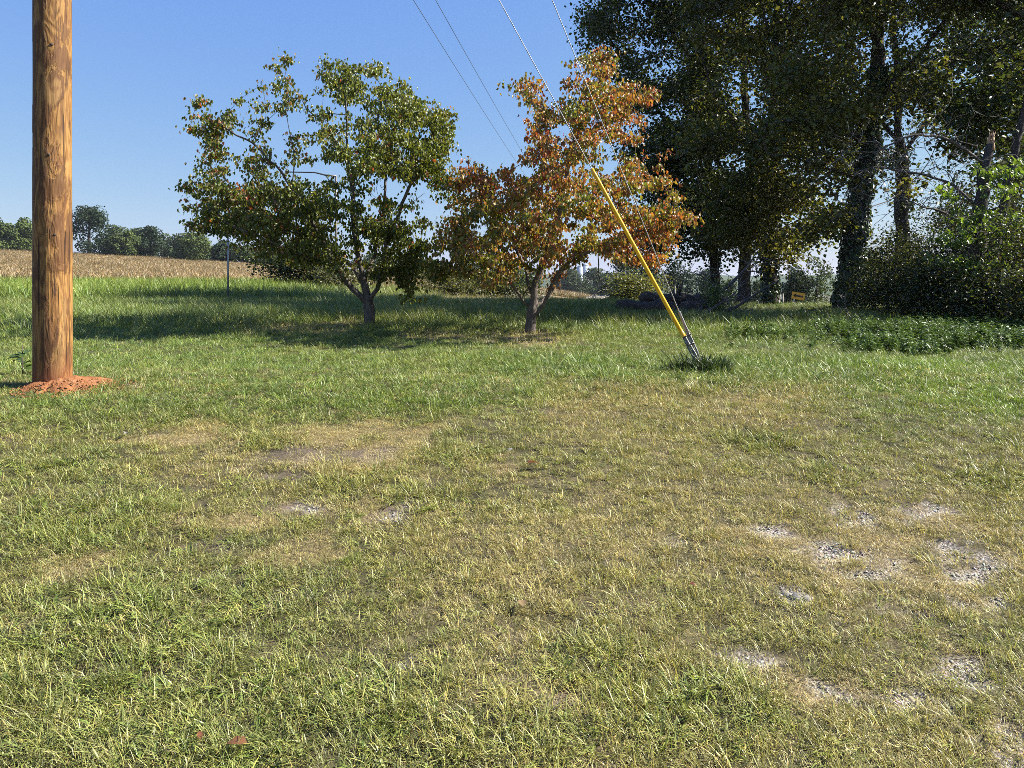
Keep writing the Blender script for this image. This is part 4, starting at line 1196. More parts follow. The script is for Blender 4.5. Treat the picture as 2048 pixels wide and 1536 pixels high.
FG = [(.035, .055, .02), (.045, .07, .022), (.055, .075, .025)]
FL = [(.07, .10, .025), (.09, .12, .03), (.06, .085, .025)]
FK = [(.022, .04, .018), (.03, .05, .02)]
def far_trees():
    g = 'far trees along the top of the field'
    S = [('light green round tree at the far left beyond the field', 12, 150, 60, 448, FL), ('mid green tree just left of the wooden pole', 50, 152, 58, 436, FL), ('dull green tree at the left edge, behind the lighter ones', -18, 158, 60, 430, FG),
         ('far tree hidden behind the wooden pole', 104, 156, 70, 432, FG),
         ('tallest blackish tree above the field, right of the pole', 178, 150, 78, 406, FK), ('small dull tree at the foot of the tallest dark one', 236, 151, 52, 470, FG), ('dark round tree in the middle of the treeline', 298, 153, 56, 454, FK),
         ('bright olive rounded tree low at the end of the treeline', 384, 146, 82, 468, FL), ('olive tree between the two dark ones of the treeline', 252, 150, 52, 462, FL),
         ('grey-green tree in the back row behind the tallest dark one', 232, 185, 60, 452, FG), ('grey-green tree at the centre of the back row', 275, 190, 60, 455, FG), ('grey-green back-row tree above the olive rounded one', 345, 190, 64, 461, FG), ('last grey-green back-row tree before the boughs', 395, 190, 60, 470, FG),
         ('dark tree partly hidden by the left boughs of the green tree', 446, 150, 56, 482, FK), ('low dark tree behind the lamp post', 490, 150, 62, 494, FG), ('low dark tree at the end of the field', 540, 150, 60, 506, FG), ('dark clump seen under the green tree', 600, 150, 70, 510, FK)]
    for lab, px, Y, wd, top, pal in S: far_tree(lab, px, Y, wd, top, pal, group=g)
    g = 'trees in the valley beyond the lawn'
    S = [('dark tree between the two small trees', 760, 110, 90, 508, FG), ('mid green tree behind the gap of the small trees', 850, 100, 90, 520, FG), ('dark tree behind the stems of the orange tree', 960, 110, 100, 530, FK), ('dark tree right behind the orange tree stems', 1040, 110, 80, 540, FG),
         ('hazy green tree beneath the silos', 1140, 230, 70, 540, FG), ('grey-green tree next to the silos', 1190, 240, 60, 538, FG), ('blackish broad tree over the end of the field', 1245, 95, 95, 505, FK), ('dim tree behind the pale olive bush', 1300, 100, 80, 528, FK),
         ('dim blue-green tree over the fallen log', 1360, 105, 80, 515, FK), ('dim tree behind the tangle of branches', 1415, 100, 70, 530, FK), ('yellow-green tree seen between the dark trunks', 1462, 90, 44, 560, FL), ('yellow-green tree right of the slanting trunk', 1518, 88, 44, 558, FL),  # dim and dull trees: shade behind the trunks put into the darker leaf palette
         ('dull tree behind the arrow sign', 1585, 70, 60, 540, FK), ('sunlit green tree right behind the arrow sign', 1632, 60, 90, 500, FL), ('shaded green tree left of the small pine', 1590, 60, 55, 525, FG),
         ('dark tree far behind the shrubs', 1830, 50, 150, 470, FK), ('dark tree behind the snapped trunk', 1960, 48, 160, 460, FK), ('dark tree at the right edge behind the shrubs', 2070, 46, 160, 440, FK)]
    for lab, px, Y, wd, top, pal in S: far_tree(lab, px, Y, wd, top, pal, group=g)

def pine():
    Y = 30.0; X = (1738 - 1024) / F * Y
    z0 = gz(X, Y); top = CZ - (508 - HOR) / F * Y
    root = empty('pine_tree', (X, Y, z0), 'small yellow-green pine beside the leaning ivy-clad trunk', 'tree')
    H = top - z0
    mb = MB(); mb.tube([(X, Y, z0 - .1), (X, Y, z0 + H)], [.07, .01], 7); mb.build('trunk', M['bark_oak'], root)
    P, D = [], []
    for lv in np.arange(.12, 1.0, .07):
        L = (1 - lv) * .62 * H * .55 + .12
        for k in range(7):
            a = rng.random() * 6.283
            for t in np.linspace(.15, 1, 12):
                q = np.array([X + math.cos(a) * L * t, Y + math.sin(a) * L * t, z0 + H * lv + .25 * L * t * t])
                for _ in range(12):
                    P.append(q + rng.normal(0, .06, 3)); D.append(np.array([math.cos(a), math.sin(a), .5]) + rng.normal(0, .7, 3))
    P = np.array(P); D = np.array(D); n = len(P)
    c = np.array([.15, .19, .045]) * (.6 + .7 * rng.random(n))[:, None]
    V, Fs, C = leaves_flat(P, D, .16 + .1 * rng.random(n), c, 1, .18)
    obj('crown', mkmesh('crown', V, Fs, {'col': C}, False, [M['farleaf']]), root)

# ------------------------------------------------------------------ built objects
def utility_pole():
    root = empty('utility_pole', POLE, 'thick round treated wooden utility pole at the left of the lawn', 'utility pole')
    n = 56
    zs = np.concatenate([np.linspace(-.35, 5, 240), np.linspace(5.1, 15.6, 60)])
    th = np.arange(n) * 2 * math.pi / n
    Zg, TH = np.meshgrid(zs, th, indexing='ij')
    r = np.interp(Zg, [-.4, 0, 4, 15.6], [.160, .1545, .150, .105])
    r = r * (1 + .012 * (fbm(TH * 1.6, Zg * .9, 55, 3) - .5) * 2 + .010 * (fbm(np.cos(TH) * 6 + 9, np.sin(TH) * 6 + Zg * .6, 56, 3) - .5))
    # shaving marks: shallow horizontal ledges and flats
    r = r - .0022 * (fbm(np.cos(TH) * 3 + 20, Zg * 2.2 + np.sin(TH) * 3, 57, 2) > .55)
    for kz, ka in ((3.02, -1.05), (2.05, -1.2), (3.8, -.8), (1.35, -.9)):
        d = np.hypot((Zg - kz) / .12, (np.angle(np.exp(1j * (TH - ka)))) / .35)
        r = r + .006 * np.exp(-d ** 2 * 2)
    lean = .0075 * Zg
    V = np.stack([POLE[0] + r * np.cos(TH) - lean * .2, POLE[1] + r * np.sin(TH), POLE[2] + Zg], -1).reshape(-1, 3)
    m = len(zs)
    i = np.arange(m - 1)[:, None] * n; j = np.arange(n)[None, :]; k = (j + 1) % n
    f4 = np.stack([i + j, i + k, i + n + k, i + n + j], -1).reshape(-1, 4)
    V = np.concatenate([V, [[POLE[0], POLE[1], POLE[2] + 15.62]]])
    f3 = np.array([[(m - 1) * n + q, (m - 1) * n + (q + 1) % n, m * n] for q in range(n)])
    me = mkmesh('shaft', V - POLE, [f4, f3], None, True, [M['pole']])
    o = obj('shaft', me); o.parent = root
    # knots
    for kz, ka in ((3.02, -1.05), (2.05, -1.2), (1.35, -.9)):
        mb = MB(); rr = np.interp(kz, [0, 4], [.1545, .150]) + .003
        c = np.array([math.cos(ka) * rr, math.sin(ka) * rr, kz]); d = np.array([math.cos(ka), math.sin(ka), 0])
        mb.tube([c - d * .01, c + d * .004, c + d * .006], [.014, .011, .004], 9)
        kn = mb.build('knot', M['bark_log']); kn.parent = root
    # crossarm and hardware high above the picture
    mb = MB(); mb.box((-.6, -.19, 11.2), (1.35, .055, .07)); ca = mb.build('crossarm', M['weathered'], smooth=False); ca.parent = root
    for xo in (-1.7, -1.0):
        mb = MB(); mb.tube([(xo, -.19, 11.27), (xo, -.19, 11.33), (xo, -.19, 11.36), (xo, -.19, 11.40), (xo, -.19, 11.44)], [.02, .05, .03, .045, .02], 10)
        q = mb.build('insulator', M['greymetal']); q.parent = root
    # red clay around the foot
    mroot = empty('soil_mound', POLE + [.15, -.05, 0], 'fresh orange-red clay heaped around the foot of the wooden pole', 'soil mound')
    nr, na = 26, 72
    rr = np.linspace(0, 1, nr); aa = np.arange(na) * 2 * math.pi / na
    RR, AA = np.meshgrid(rr, aa, indexing='ij')
    out = .36 + .20 * (fbm(np.cos(AA) * 3 + 5, np.sin(AA) * 3, 33, 4) - .5) * 2 + .12 * np.cos(AA) + .02 * np.sin(AA)
    X = POLE[0] + .07 + RR * out * np.cos(AA) * 1.0; Yy = POLE[1] - .05 + RR * out * np.sin(AA) * .9
    Z = ground_z(X, Yy) + .085 * (1 - RR ** 1.6) * (.6 + .8 * fbm(X * 9, Yy * 9, 35, 4)) + .02 * (fbm(X * 40, Yy * 40, 36, 3) - .5) * (1 - RR) + .008 - .03 * RR ** 6
    V = np.stack([X, Yy, Z], -1).reshape(-1, 3)
    i = np.arange(nr - 1)[:, None] * na; j = np.arange(na)[None, :]; k = (j + 1) % na
    f4 = np.stack([i + j, i + k, i + na + k, i + na + j], -1).reshape(-1, 4)
    obj('heap', mkmesh('heap', V, [f4], None, True, [M['clay']]), mroot)
    mb = MB()
    for q in range(900):
        a = rng.random() * 6.283; d = np.sqrt(rng.random()) * 1.3
        o_ = .38 + .12 * math.cos(a)
        x = POLE[0] + .07 + d * o_ * math.cos(a); y = POLE[1] - .05 + d * o_ * math.sin(a) * .9
        s = .004 + .013 * rng.random() ** 3
        z = gz(x, y) + .075 * max(0, 1 - d ** 1.6) + .01
        v = np.array([[1, 0, 0], [-1, 0, 0], [0, 1, 0], [0, -1, 0], [0, 0, .8], [0, 0, -.8]]) * s * (.6 + .8 * rng.random((6, 1)))
        mb.add(v + [x, y, z], f3=[[0, 2, 4], [2, 1, 4], [1, 3, 4], [3, 0, 4], [2, 0, 5], [1, 2, 5], [3, 1, 5], [0, 3, 5]])
    cl = mb.build('clods', M['clay'], mroot, False); cl['kind'] = 'stuff'

def wire(name, A, B, sag, r, mat, parent=None, n=24, sides=6, strands=False):
    t = np.linspace(0, 1, n)[:, None]
    P = np.asarray(A) * (1 - t) + np.asarray(B) * t
    P[:, 2] -= sag * 4 * t[:, 0] * (1 - t[:, 0])
    mb = MB(); mb.tube(P, r, sides)
    return mb.build(name, mat, parent)

def guys():
    A = at(1396, 738, 7.6); A[2] = gz(A[0], A[1]) + .04
    tops = [POLE + [.13, 0, 11.5 - POLE[2] - .05], POLE + [.11, 0, 15.1 - POLE[2] - .05]]
    for k_, want in ((0, 997), (1, 1101)):
        lo_, hi_ = 6.0, 20.0
        for _ in range(40):
            mid = .5 * (lo_ + hi_); B_ = tops[k_].copy(); B_[2] = mid
            tt = np.linspace(0, 1, 4000)[:, None]; Q = A * (1 - tt) + B_ * tt
            row = HOR + F * (CZ - Q[:, 2]) / Q[:, 1]; x0 = 1024 + F * Q[np.argmin(np.abs(row)), 0] / Q[np.argmin(np.abs(row)), 1]
            if x0 < want: lo_ = mid
            else: hi_ = mid
        tops[k_][2] = min(mid, 15.9)
    eyes = [A + [-.012, -.02, .03], A + [.016, .02, .03]]
    an = empty('ground_anchor', A, 'steel anchor rod with eye where both guy wires meet the grass', 'anchor')
    d = tops[0] - A; d /= np.linalg.norm(d)
    mb = MB(); mb.tube([A - d * .35, A, A + d * .05], [.014, .014, .012], 10)
    mb.build('rod', M['darksteel'], an)
    mb = MB()
    th = np.linspace(0, 2 * math.pi, 17)
    s = np.cross(d, [0, 1, 0]); s /= np.linalg.norm(s)
    mb.tube([A + d * (.055 + .03 * math.cos(q)) + s * .03 * math.sin(q) for q in th], .010, 8, cap=False)
    mb.build('eye', M['darksteel'], an)
    for k, lab in enumerate(('steel guy wire sleeved by the long yellow plastic guard', 'bare steel guy wire running up beside the guarded one')):
        B = tops[k]; E = eyes[k]
        L = np.linalg.norm(B - E); d = (B - E) / L
        root = empty('guy_wire', E, lab, 'guy wire', 'guy wires of the wooden pole')
        # wire as a twisted strand
        mb = MB()
        t = np.linspace(.05, L, 220)
        s = np.cross(d, [0, 1, 0]); s /= np.linalg.norm(s); u = np.cross(d, s)
        core = E + d * t[:, None]
        mb.tube(core, .0042, 6)
        near = np.linspace(.05, 7.0, 900)
        for j in range(3):
            ph = near / .07 * 2 * math.pi + j * 2.094
            mb.tube(E + d * near[:, None] + .0030 * (np.cos(ph)[:, None] * s + np.sin(ph)[:, None] * u), .0022, 4, cap=False)
        mb.build('strand', M['steel'], root)
        # preformed grip legs: two wire bundles splayed round a thimble
        for side in (-1, 1):
            mb = MB()
            q = np.linspace(0, 1, 60)
            spread = .020 * np.interp(q, [0, .08, .35, .75, 1], [.5, 1, .8, .3, .15])
            base = E + d * (.03 + q * (.42 + .12 * k))[:, None] + side * spread[:, None] * s
            for j in range(4):
                ph = q * 40 + j * 1.57
                mb.tube(base + .006 * (np.cos(ph)[:, None] * s + np.sin(ph)[:, None] * u), .0042, 5)
            mb.build('grip_leg', M['steel'], root)
        mb = MB(); mb.tube([E + d * (.015 + .02 * math.cos(q)) + s * .02 * math.sin(q) for q in np.linspace(0, 6.283, 15)], .008, 7, cap=False)
        mb.build('thimble', M['darksteel'], root)
        # clamps
        for tt in (.20, .30):
            mb = MB()
            Rm = np.stack([s, u, d], -1)
            mb.box(E + d * tt, (.016, .014, .012), Rm)
            mb.box(E + d * tt - s * .02, (.006, .02, .006), Rm)
            mb.build('clamp', M['darksteel'], root, False)
        if k == 0:
            # yellow guard: round half-open sleeve from about half a metre up
            prj = lambda t_: HOR + F * (CZ - (E + d * t_)[2]) / (E + d * t_)[1]
            tt_ = np.linspace(.05, 4, 800); rows_ = np.array([prj(q) for q in tt_])
            t0, t1 = [float(tt_[np.argmin(np.abs(rows_ - q))]) for q in (672, 337)]
            n, m = 14, 24
            th = np.linspace(-2.75, 2.75, n)
            rows = np.linspace(t0, t1, m)
            ax = math.atan2(-1, 0)
            Vo, Vi = [], []
            gu = u if u[1] < 0 else -u
            for tt in rows:
                rad = .022 - .003 * (tt - t0) / (t1 - t0) + (.003 if tt == rows[0] else 0)
                c = E + d * tt
                Vo.append(c + rad * (np.cos(th)[:, None] * gu + np.sin(th)[:, None] * s)); Vi.append(c + (rad - .0025) * (np.cos(th)[:, None] * gu + np.sin(th)[:, None] * s))
            Vo = np.array(Vo).reshape(-1, 3); Vi = np.array(Vi).reshape(-1, 3); N_ = m * n
            i = np.arange(m - 1)[:, None] * n; j = np.arange(n - 1)[None, :]
            fo = np.stack([i + j, i + j + 1, i + n + j + 1, i + n + j], -1).reshape(-1, 4)
            fi = fo[:, ::-1] + N_
            e1 = np.array([[q, q + 1, N_ + q + 1, N_ + q] for q in range(n - 1)]); e2 = e1 + (m - 1) * n
            obj('guard', mkmesh('guard', np.concatenate([Vo, Vi]), [fo, fi, e1, e2], None, True, [M['yellow']]), root)

def power_lines():
    far = np.array([.0, 0, 0])
    Yp = 95.0
    P2 = np.array([(1120 - 1024) / F * Yp, Yp, 0]); P2[2] = gz(P2[0], P2[1])
    ztop = CZ - (548 - HOR) / F * Yp
    root = empty('distant_utility_pole', P2, 'distant utility pole hidden behind the orange tree', 'utility pole')
    mb = MB(); mb.tube([P2 - [0, 0, .3], (P2[0], P2[1], ztop + 9.5)], [.15, .11], 10); q = mb.build('shaft', M['weathered'], root)
    top = P2 + [0, 0, 0]; top[2] = 9.6
    for k, (off, z0, lab) in enumerate(((-1.7, 11.44, 'thin overhead power line, the left one of the two'), (-1.0, 11.44, 'thin overhead power line, the right one of the two'))):
        A = POLE + [off, -.19, z0]
        B = np.array([P2[0] + (-.5, .5)[k], Yp, 9.6])
        o = wire('power_line', A, B, .55, .011, M['darksteel'], None, 40, 6)
        tag(o, lab, 'power line', 'overhead power lines')

def lamp_and_posts():
    # slim galvanised post left of the green tree
    Y = 24.0; f = foot(456, Y)
    root = empty('metal_post', f, 'slim grey galvanised post standing in the long grass at the field edge', 'post')
    top = at(455, 455, Y)
    mb = MB(); mb.tube([f - [0, 0, .2], (f[0], f[1], top[2])], [.030, .028], 10); mb.build('shaft', M['steel'], root)
    mb = MB(); mb.tube([(f[0], f[1], top[2] - .02), (f[0], f[1], top[2] + .06)], [.04, .035], 10); mb.build('post_cap', M['steel'], root)
    # dark bracket post behind the crown
    Y = 40.0; f = foot(672, Y)
    root = empty('bracket_post', f, 'thin dark post with a bent arm showing through the green tree', 'post')
    hi = at(672, 352, Y); arm = at(575, 344, Y)
    mb = MB(); mb.tube([f - [0, 0, .2], (f[0], f[1], hi[2])], [.075, .05], 9); mb.build('shaft', M['darksteel'], root)
    mb = MB(); mb.tube([(f[0] + .02, f[1], hi[2]), at(650, 350, Y), at(630, 345, Y), arm], [.05, .045, .04, .03], 8); mb.build('arm', M['darksteel'], root)
    mb = MB(); mb.tube([(f[0], f[1], hi[2] - .7), at(650, 350, Y)], [.025, .025], 7); mb.build('brace', M['darksteel'], root)
    # slim posts in the distance
    for px, Y, r0, lab in ((1350, 60, 572, 'thin pale marker post far off behind the guy wires'), (1566, 50, 588, 'pale marker post left of the arrow sign'), (1465, 55, 582, 'pale marker post between the two dark trunks'), (1073, 42, 566, 'grey post seen between the stems of the orange tree')):
        f = foot(px, Y); t = at(px, r0, Y)
        root = empty('marker_post', f, lab, 'post', 'thin posts beyond the lawn')
        mb = MB(); mb.tube([f - [0, 0, .2], (t[0], t[1], t[2])], [.05, .045], 8); mb.build('shaft', M['weathered'], root)
        mb = MB(); mb.tube([t, t + [0, 0, .05]], [.05, .02], 8); mb.build('post_cap', M['weathered'], root)

def plate(name, c, ux, uz, poly, depth, mat, parent):
    """flat polygon plate with thickness; poly in metres (x, z)"""
    ux = np.asarray(ux, float); uz = np.asarray(uz, float); ny = np.cross(ux, uz)
    p = np.array([c + ux * a + uz * b for a, b in poly]); n = len(p)
    V = np.concatenate([p + ny * depth / 2, p - ny * depth / 2])
    me = bpy.data.meshes.new(name)
    me.from_pydata([tuple(v) for v in V], [], [list(range(n)), list(range(2 * n - 1, n - 1, -1))] + [[i, i + n, (i + 1) % n + n, (i + 1) % n] for i in range(n)])
    me.materials.append(mat)
    return obj(name, me, parent)

def signs():
    Y = 45.0
    t = R(-10)
    ux = np.array([math.cos(t), 0, math.sin(t)]); uz = np.array([-math.sin(t), 0, math.cos(t)])
    c = at(1596.5, 592, Y)
    f = foot(1585, Y)
    root = empty('arrow_sign', f, 'yellow road sign with a black arrow pointing left, tilted, under the trees', 'road sign')
    W, H = .40, .22
    plate('panel', c, ux, uz, [(-W, -H), (W, -H), (W, H), (-W, H)], .02, M['signyellow'], root)
    fr = c + np.array([0, -.02, 0])
    plate('arrow', fr, ux, uz, [(-.33, 0), (-.14, -.14), (-.17, -.055), (.30, -.055), (.30, .055), (-.17, .055), (-.14, .14)], .008, M['signblack'], root)
    mb = MB(); mb.tube([f - [0, 0, .2], at(1587, 606, Y) + [0, .05, 0], c + [-.2, .05, .1]], [.035, .035, .035], 8); mb.build('post', M['greymetal'], root)
    c2 = at(1583, 605, Y + 1.5)
    f2 = foot(1583, Y + 1.5)
    root = empty('chevron_sign', f2, 'small yellow sign with a black chevron just below the arrow sign', 'road sign')
    plate('panel', c2, (1, 0, 0), (0, 0, 1), [(-.12, 0), (0, -.16), (.13, -.10), (.13, .12), (0, .16)], .02, M['signyellow'], root)
    plate('chevron', c2 + [0, -.02, 0], (1, 0, 0), (0, 0, 1), [(-.10, 0), (.02, -.13), (.09, -.13), (-.02, 0), (.09, .13), (.02, .13)], .008, M['signblack'], root)
    mb = MB(); mb.tube([f2 - [0, 0, .2], c2 + [0, .04, .1]], [.03, .03], 8); mb.build('post', M['greymetal'], root)
    Y = 36.0; c = at(1733, 619, Y); f = foot(1733, Y)
    if f[2] > c[2] - .3: f[2] = c[2] - .5
    root = empty('octagon_sign', f, 'grey back of a small eight-sided sign beside the small pine', 'road sign')
    a = np.arange(8) * math.pi / 4 + math.pi / 8
    plate('panel', c, (1, 0, 0), (0, 0, 1), [(.2 * math.cos(q), .2 * math.sin(q)) for q in a], .015, M['greymetal'], root)
    mb = MB(); mb.tube([f - [0, 0, .3], c + [0, -.03, .22]], [.022, .022], 8); mb.build('post', M['darksteel'], root)

def far_built():
    for px, Y, wd, top, lab in ((1160, 520, 4.2, 530, 'grey silo far off, left of the pair'), (1171, 525, 4.4, 527, 'grey silo far off, right of the pair')):
        f = foot(px, Y); t = at(px, top, Y)
        root = empty('silo', f, lab, 'silo', 'pair of far silos')
        H = t[2]
        mb = MB(); mb.tube([(f[0], Y, f[2] - .5), (f[0], Y, H - 1.5)], [wd / 2, wd / 2], 24); mb.build('barrel', M['silo'], root)
        mb = MB(); mb.tube([(f[0], Y, H - 1.5), (f[0], Y, H - .7), (f[0], Y, H)], [wd / 2 + .05, wd / 2 * .75, .2], 24); mb.build('dome', M['silo'], root)
    # weathered boards
    Y = 33.0; base = foot(1185, Y)
    root = empty('board_platform', base, 'low slanting platform of pale weathered boards beyond the lawn', 'platform')
    for i in range(7):
        mb = MB()
        rot = np.array(Matrix.Rotation(-.55, 3, 'Z') @ Matrix.Rotation(.12, 3, 'X'))
        off = np.array([-.42 + i * .14, rng.normal(0, .06), .30 + .012 * (i % 2)])
        mb.box(base + np.array(Matrix.Rotation(-.55, 3, 'Z')) @ off, (.055, .95, .016), rot)
        mb.build('plank', M['weathered'], root, False)
    for y in (-.55, .55):
        mb = MB(); mb.box(base + np.array(Matrix.Rotation(-.55, 3, 'Z')) @ np.array([0, y, .13 + y * .11]), (.46, .05, .13), np.array(Matrix.Rotation(-.55, 3, 'Z'))); mb.build('bearer', M['weathered'], root, False)
    # far ridge
    xs = np.linspace(-900, 2600, 120)
    V, f = [], []
    for j, (y, s) in enumerate(((900, 0), (1050, .8), (1250, 1), (1700, .6))):
        h = (22 + 16 * fbm(xs * .0035, xs * 0 + j, 12, 4) * 1.3) * s
        V.append(np.stack([xs, np.full_like(xs, y), -30 + h * 1.2], -1))
    V = np.concatenate(V); n = len(xs)
    for j in range(3):
        a = np.arange(n - 1) + j * n
        f.append(np.stack([a, a + 1, a + n + 1, a + n], -1))
    tag(obj('hills', mkmesh('hills', V, [np.concatenate(f)], None, True, [M['hills']])), 'low wooded ridge on the horizon', kind='structure')

def deadfall():
    Y = 17.0
    g = 'fallen logs in the grass'
    for (x0, x1, row0, row1, rad, dy, lab) in ((1238, 1420, 624, 632, .165, 0, 'thick dark fallen log lying in the grass, the lower one'), (1284, 1440, 612, 622, .13, .55, 'fallen log lying behind and above the lower one')):
        a = at(x0, row0, Y + dy); b = at(x1, row1, Y + dy + .5)
        a[2] = gz(a[0], a[1]) + rad * .85 + (.22 if dy else 0); b[2] = gz(b[0], b[1]) + rad * .7 + (.22 if dy else 0)
        t = np.linspace(0, 1, 22)[:, None]
        P = a * (1 - t) + b * t + np.stack([np.zeros(22), .04 * np.sin(np.arange(22) * .6), .02 * np.sin(np.arange(22) * .8)], -1)
        root = empty('fallen_log', (a[0], a[1], gz(a[0], a[1])), lab, 'log', g)
        mb = MB(); mb.tube(P, rad * (1 + .08 * np.sin(np.arange(22) * 1.3)), 14, True, .16); mb.build('stem', M['bark_log'], root)
        mb = MB()
        for _ in range(1):
            i = rng.integers(4, 18); p = P[i]
            mb.tube([p, p + [rng.normal(0, .1), -.15, .22], p + [rng.normal(0, .2), -.2, .42]], [.04, .03, .02], 6, True, .2)
        mb.build('branch_stub', M['bark_log'], root)
    def limb(name, lab, pts, r0, n, spread, mat, Yb, grp='dead branches on the grass', leafy=0):
        pts = [at(q[0], q[1], Yb + (q[2] if len(q) > 2 else 0)) for q in pts]
        f = pts[0].copy(); f[2] = gz(f[0], f[1])
        root = empty(name, f, lab, 'branch', grp)
        T = Tree(); T.limb(pts, 0, None, .12, .012)
        A = []
        for i in range(n):
            q = T.pos[rng.integers(2, T.n)] if i < n * .45 else A[rng.integers(0, len(A))]
            A.append(q + rng.normal(0, 1, 3) * spread)
        A = np.array(A); A[:, 2] = np.maximum(A[:, 2], ground_z(A[:, 0], A[:, 1]) + .05)
        T.grow(A, .14, wob=.018, upbias=0); T.radii(.0045, r0, 2.0)
        ms = T.meshes(.15)
        ms[0].build('stem', M[mat], root)
        if 999 in ms: ms[999].build('twigs', M['deadtwig'] if mat == 'bark_dead' else M['twig'], root)
    s1 = np.array([.3, .3, .22])
    limb('dead_branch', 'long dead branch rising from the logs towards the dark trunks', [(1385, 632), (1410, 612), (1440, 588), (1470, 565), (1500, 530), (1512, 512)], .045, 45, s1, 'bark_dead', 17)
    limb('dead_branch', 'dead branch leaning across the straight dark trunk', [(1430, 630), (1465, 615), (1495, 600), (1520, 580), (1550, 566), (1562, 560)], .042, 45, s1, 'bark_dead', 16.6)
    limb('dead_branch', 'forked dead branch sprawling from the logs before the slanting trunk', [(1395, 636), (1450, 606), (1478, 580), (1496, 556)], .035, 60, s1 * 1.2, 'bark_dead', 16.2)
    limb('dead_branch', 'low tangled dead branch lying along the end of the logs', [(1360, 630), (1410, 622), (1450, 628), (1500, 622)], .04, 70, s1, 'bark_dead', 16.4)
    limb('dead_branch', 'curving dead branch over the end of the logs', [(1400, 640), (1425, 610), (1432, 580), (1420, 560), (1395, 545), (1375, 540)], .05, 45, s1, 'bark_dead', 16.9)
    limb('dead_branch', 'brushy heap of thin dead twigs in front of the trunks', [(1440, 640), (1480, 628), (1520, 634), (1545, 645)], .035, 90, np.array([.3, .25, .12]), 'bark_dead', 15.6)
    limb('dead_branch', 'small pale arch of dead twigs below the ivy-clad trunk', [(1625, 648), (1632, 634), (1650, 631), (1665, 640), (1672, 648)], .02, 30, np.array([.15, .15, .08]), 'bark_dead', 14.5)
    limb('dead_branch', 'slender bent dead stick standing before the ivy-clad trunk', [(1712, 650), (1700, 632), (1688, 612), (1684, 595), (1690, 585)], .018, 10, np.array([.12, .12, .1]), 'bark_dead', 14.2)
    limb('dead_branch', 'dark slanting branch through the shrubs near the snapped trunk', [(1760, 655), (1800, 625), (1850, 590), (1890, 565), (1925, 530)], .05, 40, s1, 'bark_oak', 14.6)
    limb('dead_branch', 'bare drooping twigs hanging under the orange tree', [(1196, 500), (1198, 530), (1200, 555), (1212, 572), (1225, 586)], .012, 26, np.array([.2, .15, .14]), 'bark_dead', 11.6, 'bare hanging twigs')
    limb('dead_branch', 'bare white twigs hanging in front of the ivy-clad trunk', [(1735, 480), (1720, 455), (1708, 425), (1700, 395)], .014, 40, np.array([.3, .3, .3]), 'bark_dead', 15.0, 'bare hanging twigs')

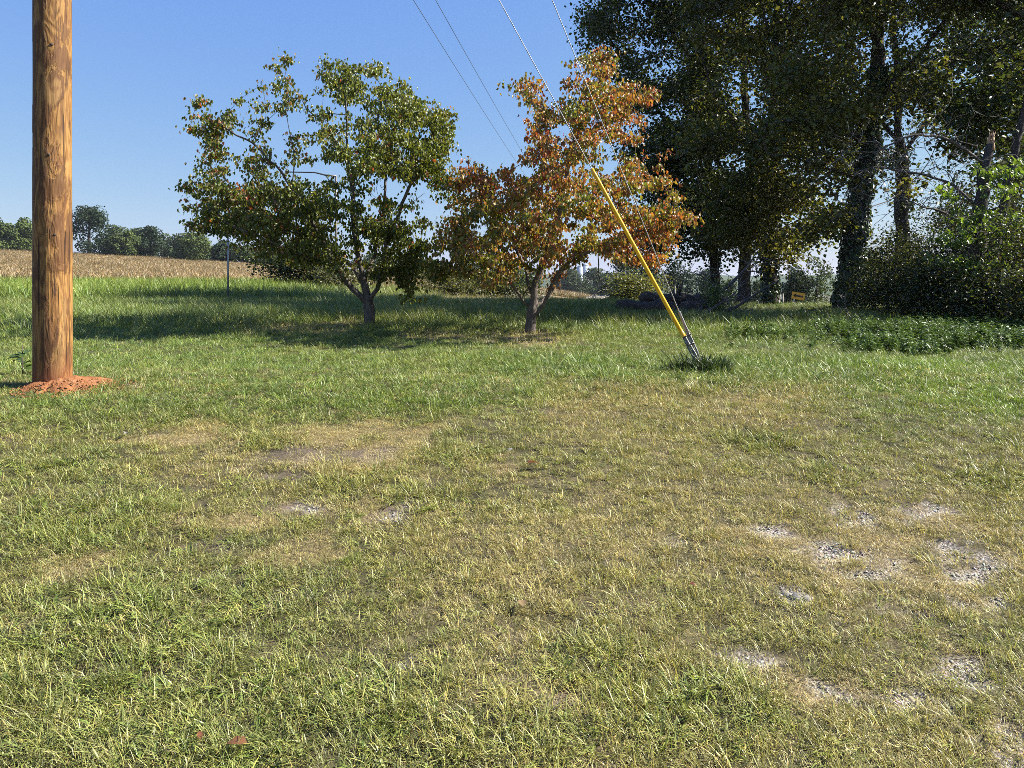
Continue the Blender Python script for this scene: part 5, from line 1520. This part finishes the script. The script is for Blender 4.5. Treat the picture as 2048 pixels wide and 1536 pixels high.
def small_things():
    # tuft of long grass at the anchor
    pr = [proto('tuft_%d' % i, [blades(56, .10, .10, .26, .007, 1.5, 600 + i, .4)], M['grass']) for i in range(3)]
    A = at(1398, 742, 7.5)
    n = 46
    X = A[0] + rng.normal(0, .08, n); Y = A[1] - .06 + rng.normal(0, .06, n)
    X[34:] = A[0] + rng.uniform(0, .14, n - 34); Y[34:] = A[1] - .26 + rng.normal(0, .04, n - 34)
    tint = np.array([.028, .05, .014]) * (.7 + .5 * rng.random(n))[:, None]
    scatter('anchor_grass', np.stack([X, Y, ground_z(X, Y)], -1), np.stack([np.zeros(n), np.zeros(n), rng.random(n) * 6.28], -1), .8 + .4 * rng.random(n), tint, rng.integers(0, 3, n), pr, 'dark unmown grass clump around the anchor rod')
    # broad-leaved weed behind the pole
    p = np.array([(20 - 1024) / F * 7.0, 7.0, 0]); p[0] = (45 - 1024) / F * 7.1; p[1] = 7.1; p[2] = gz(p[0], p[1])
    root = empty('dock_plant', p, 'broad-leaved weed half hidden behind the wooden pole', 'plant')
    for i in range(9):
        a = i * .7 + rng.random() * .4; L = .09 + .10 * rng.random()
        P = np.array([[p[0], p[1], p[2] + .05 + .2 * (i / 9)]]); D = np.array([[math.cos(a), math.sin(a), .5]])
        V, Fs, C = leaves_curled(P, D, np.array([L]), np.array([[.06, .10, .025]]), .2, 1.0)
        obj('leaf', mkmesh('leaf', V, Fs, {'col': C}, True, [M['leaf']]), root)
    mb = MB(); mb.tube([p, p + [0, 0, .3]], [.008, .004], 6); mb.build('stem', M['twig'], root)
    # fallen leaves and scraps on the lawn
    def fallen(px, py, s, mat, lab, name='fallen_leaf', cat='leaf', seed=0):
        x, y = ground_at(px, py); z = gz(x, y)
        r = np.random.default_rng(seed)
        az = r.random() * 6.283
        P_ = np.array([[x, y, z + .03]]); D_ = np.array([[math.cos(az), math.sin(az), .15 + .3 * r.random()]])
        V, Fs, C = leaves_curled(P_, D_, np.array([s * 2.0]), np.array([mat]), .25, .9)
        V = V - V.mean(0) + [0, 0, .035 + .3 * s]
        o = obj(name, mkmesh(name, V, Fs, {'col': C}, False, [M['leaf']])); o.location = (x, y, z)
        tag(o, lab, cat, 'fallen leaves on the lawn' if cat == 'leaf' else None)
    fallen(475, 1512, .034, (.22, .10, .045), 'curled orange-brown leaf at the bottom edge of the lawn', seed=1)
    fallen(1045, 1226, .036, (.30, .21, .11), 'pale brown fallen leaf in the middle of the near grass', seed=2)
    fallen(1066, 940, .045, (.13, .05, .025), 'dark red-brown fallen leaf near the bare straw patch', seed=3)
    fallen(1386, 1186, .016, (.14, .02, .015), 'tiny dark red leaf left of the pale rock', seed=4)
    fallen(400, 1495, .018, (.22, .09, .04), 'small orange leaf bit near the bottom left', seed=8)
    fallen(252, 878, .035, (.34, .33, .30), 'pale scrap standing in the straw left of centre', 'litter_scrap', 'scrap', 5)
    fallen(1020, 912, .022, (.34, .33, .30), 'small white scrap right of the dark green tuft', 'litter_scrap', 'scrap', 6)
    # broken pale rock, half buried
    x, y = ground_at(1585, 1192); z = gz(x, y)
    root = empty('broken_rock', (x, y, z), 'broken pale rock, flat pieces half buried in the worn grass', 'rock')
    for i in range(16):
        sx = .009 + .022 * rng.random() ** 2; k = 7
        th = np.arange(k) * 2 * math.pi / k + rng.random() * .5
        rad = sx * (.6 + .6 * rng.random(k)); h = .22 * sx
        a_ = rng.random() * 6.283; d_ = .062 * math.sqrt(rng.random()) if i else 0
        c_ = np.array([x + d_ * math.cos(a_) * 1.2, y + d_ * math.sin(a_), z - .001])
        lo = np.stack([np.cos(th) * rad, np.sin(th) * rad, np.full(k, -.012)], -1)
        up = np.stack([np.cos(th) * rad * .8, np.sin(th) * rad * .8, h * (.5 + .9 * rng.random(k))], -1)
        V = np.concatenate([lo, up, [[0, 0, h]]]) + c_
        q = [[j, (j + 1) % k, k + (j + 1) % k, k + j] for j in range(k)]; t = [[k + j, k + (j + 1) % k, 2 * k] for j in range(k)]
        obj('fragment', mkmesh('fragment', V, [np.array(q), np.array(t)], None, False, [M['stone']]), root)

N = NT('splintered_wood')
g = N.n('TexCoord').outputs['Object']
N.principled(N.ramp(N.noise(N.mapping(g, (1, 1, .1)), 40, 4), [(.3, (.28, .17, .09)), (.7, (.50, .36, .22))]), .85, .2)
M['splinter'] = N.m

utility_pole()
grass()
tall_grass()
weeds()
gravel()
crop()
far_trees()
pine()
far_built()
dogwood_left()
dogwood_right()
woods()
brush()
deadfall()
guys()
power_lines()
lamp_and_posts()
signs()
small_things()

def haze():
    N = NT('summer_haze')
    v = N.n('VolumePrincipled', ins={'Color': (.80, .88, 1.0, 1), 'Density': HAZE, 'Anisotropy': .2})
    N.link(v.outputs[0], N.out.inputs['Volume'])
    mb = MB(); mb.box((0, 1750, -24), (5300, 1900, 45))
    o = mb.build('haze', N.m, None, False)
    tag(o, 'thin summer haze over the valley', kind='stuff')
HAZE = .00014
haze()
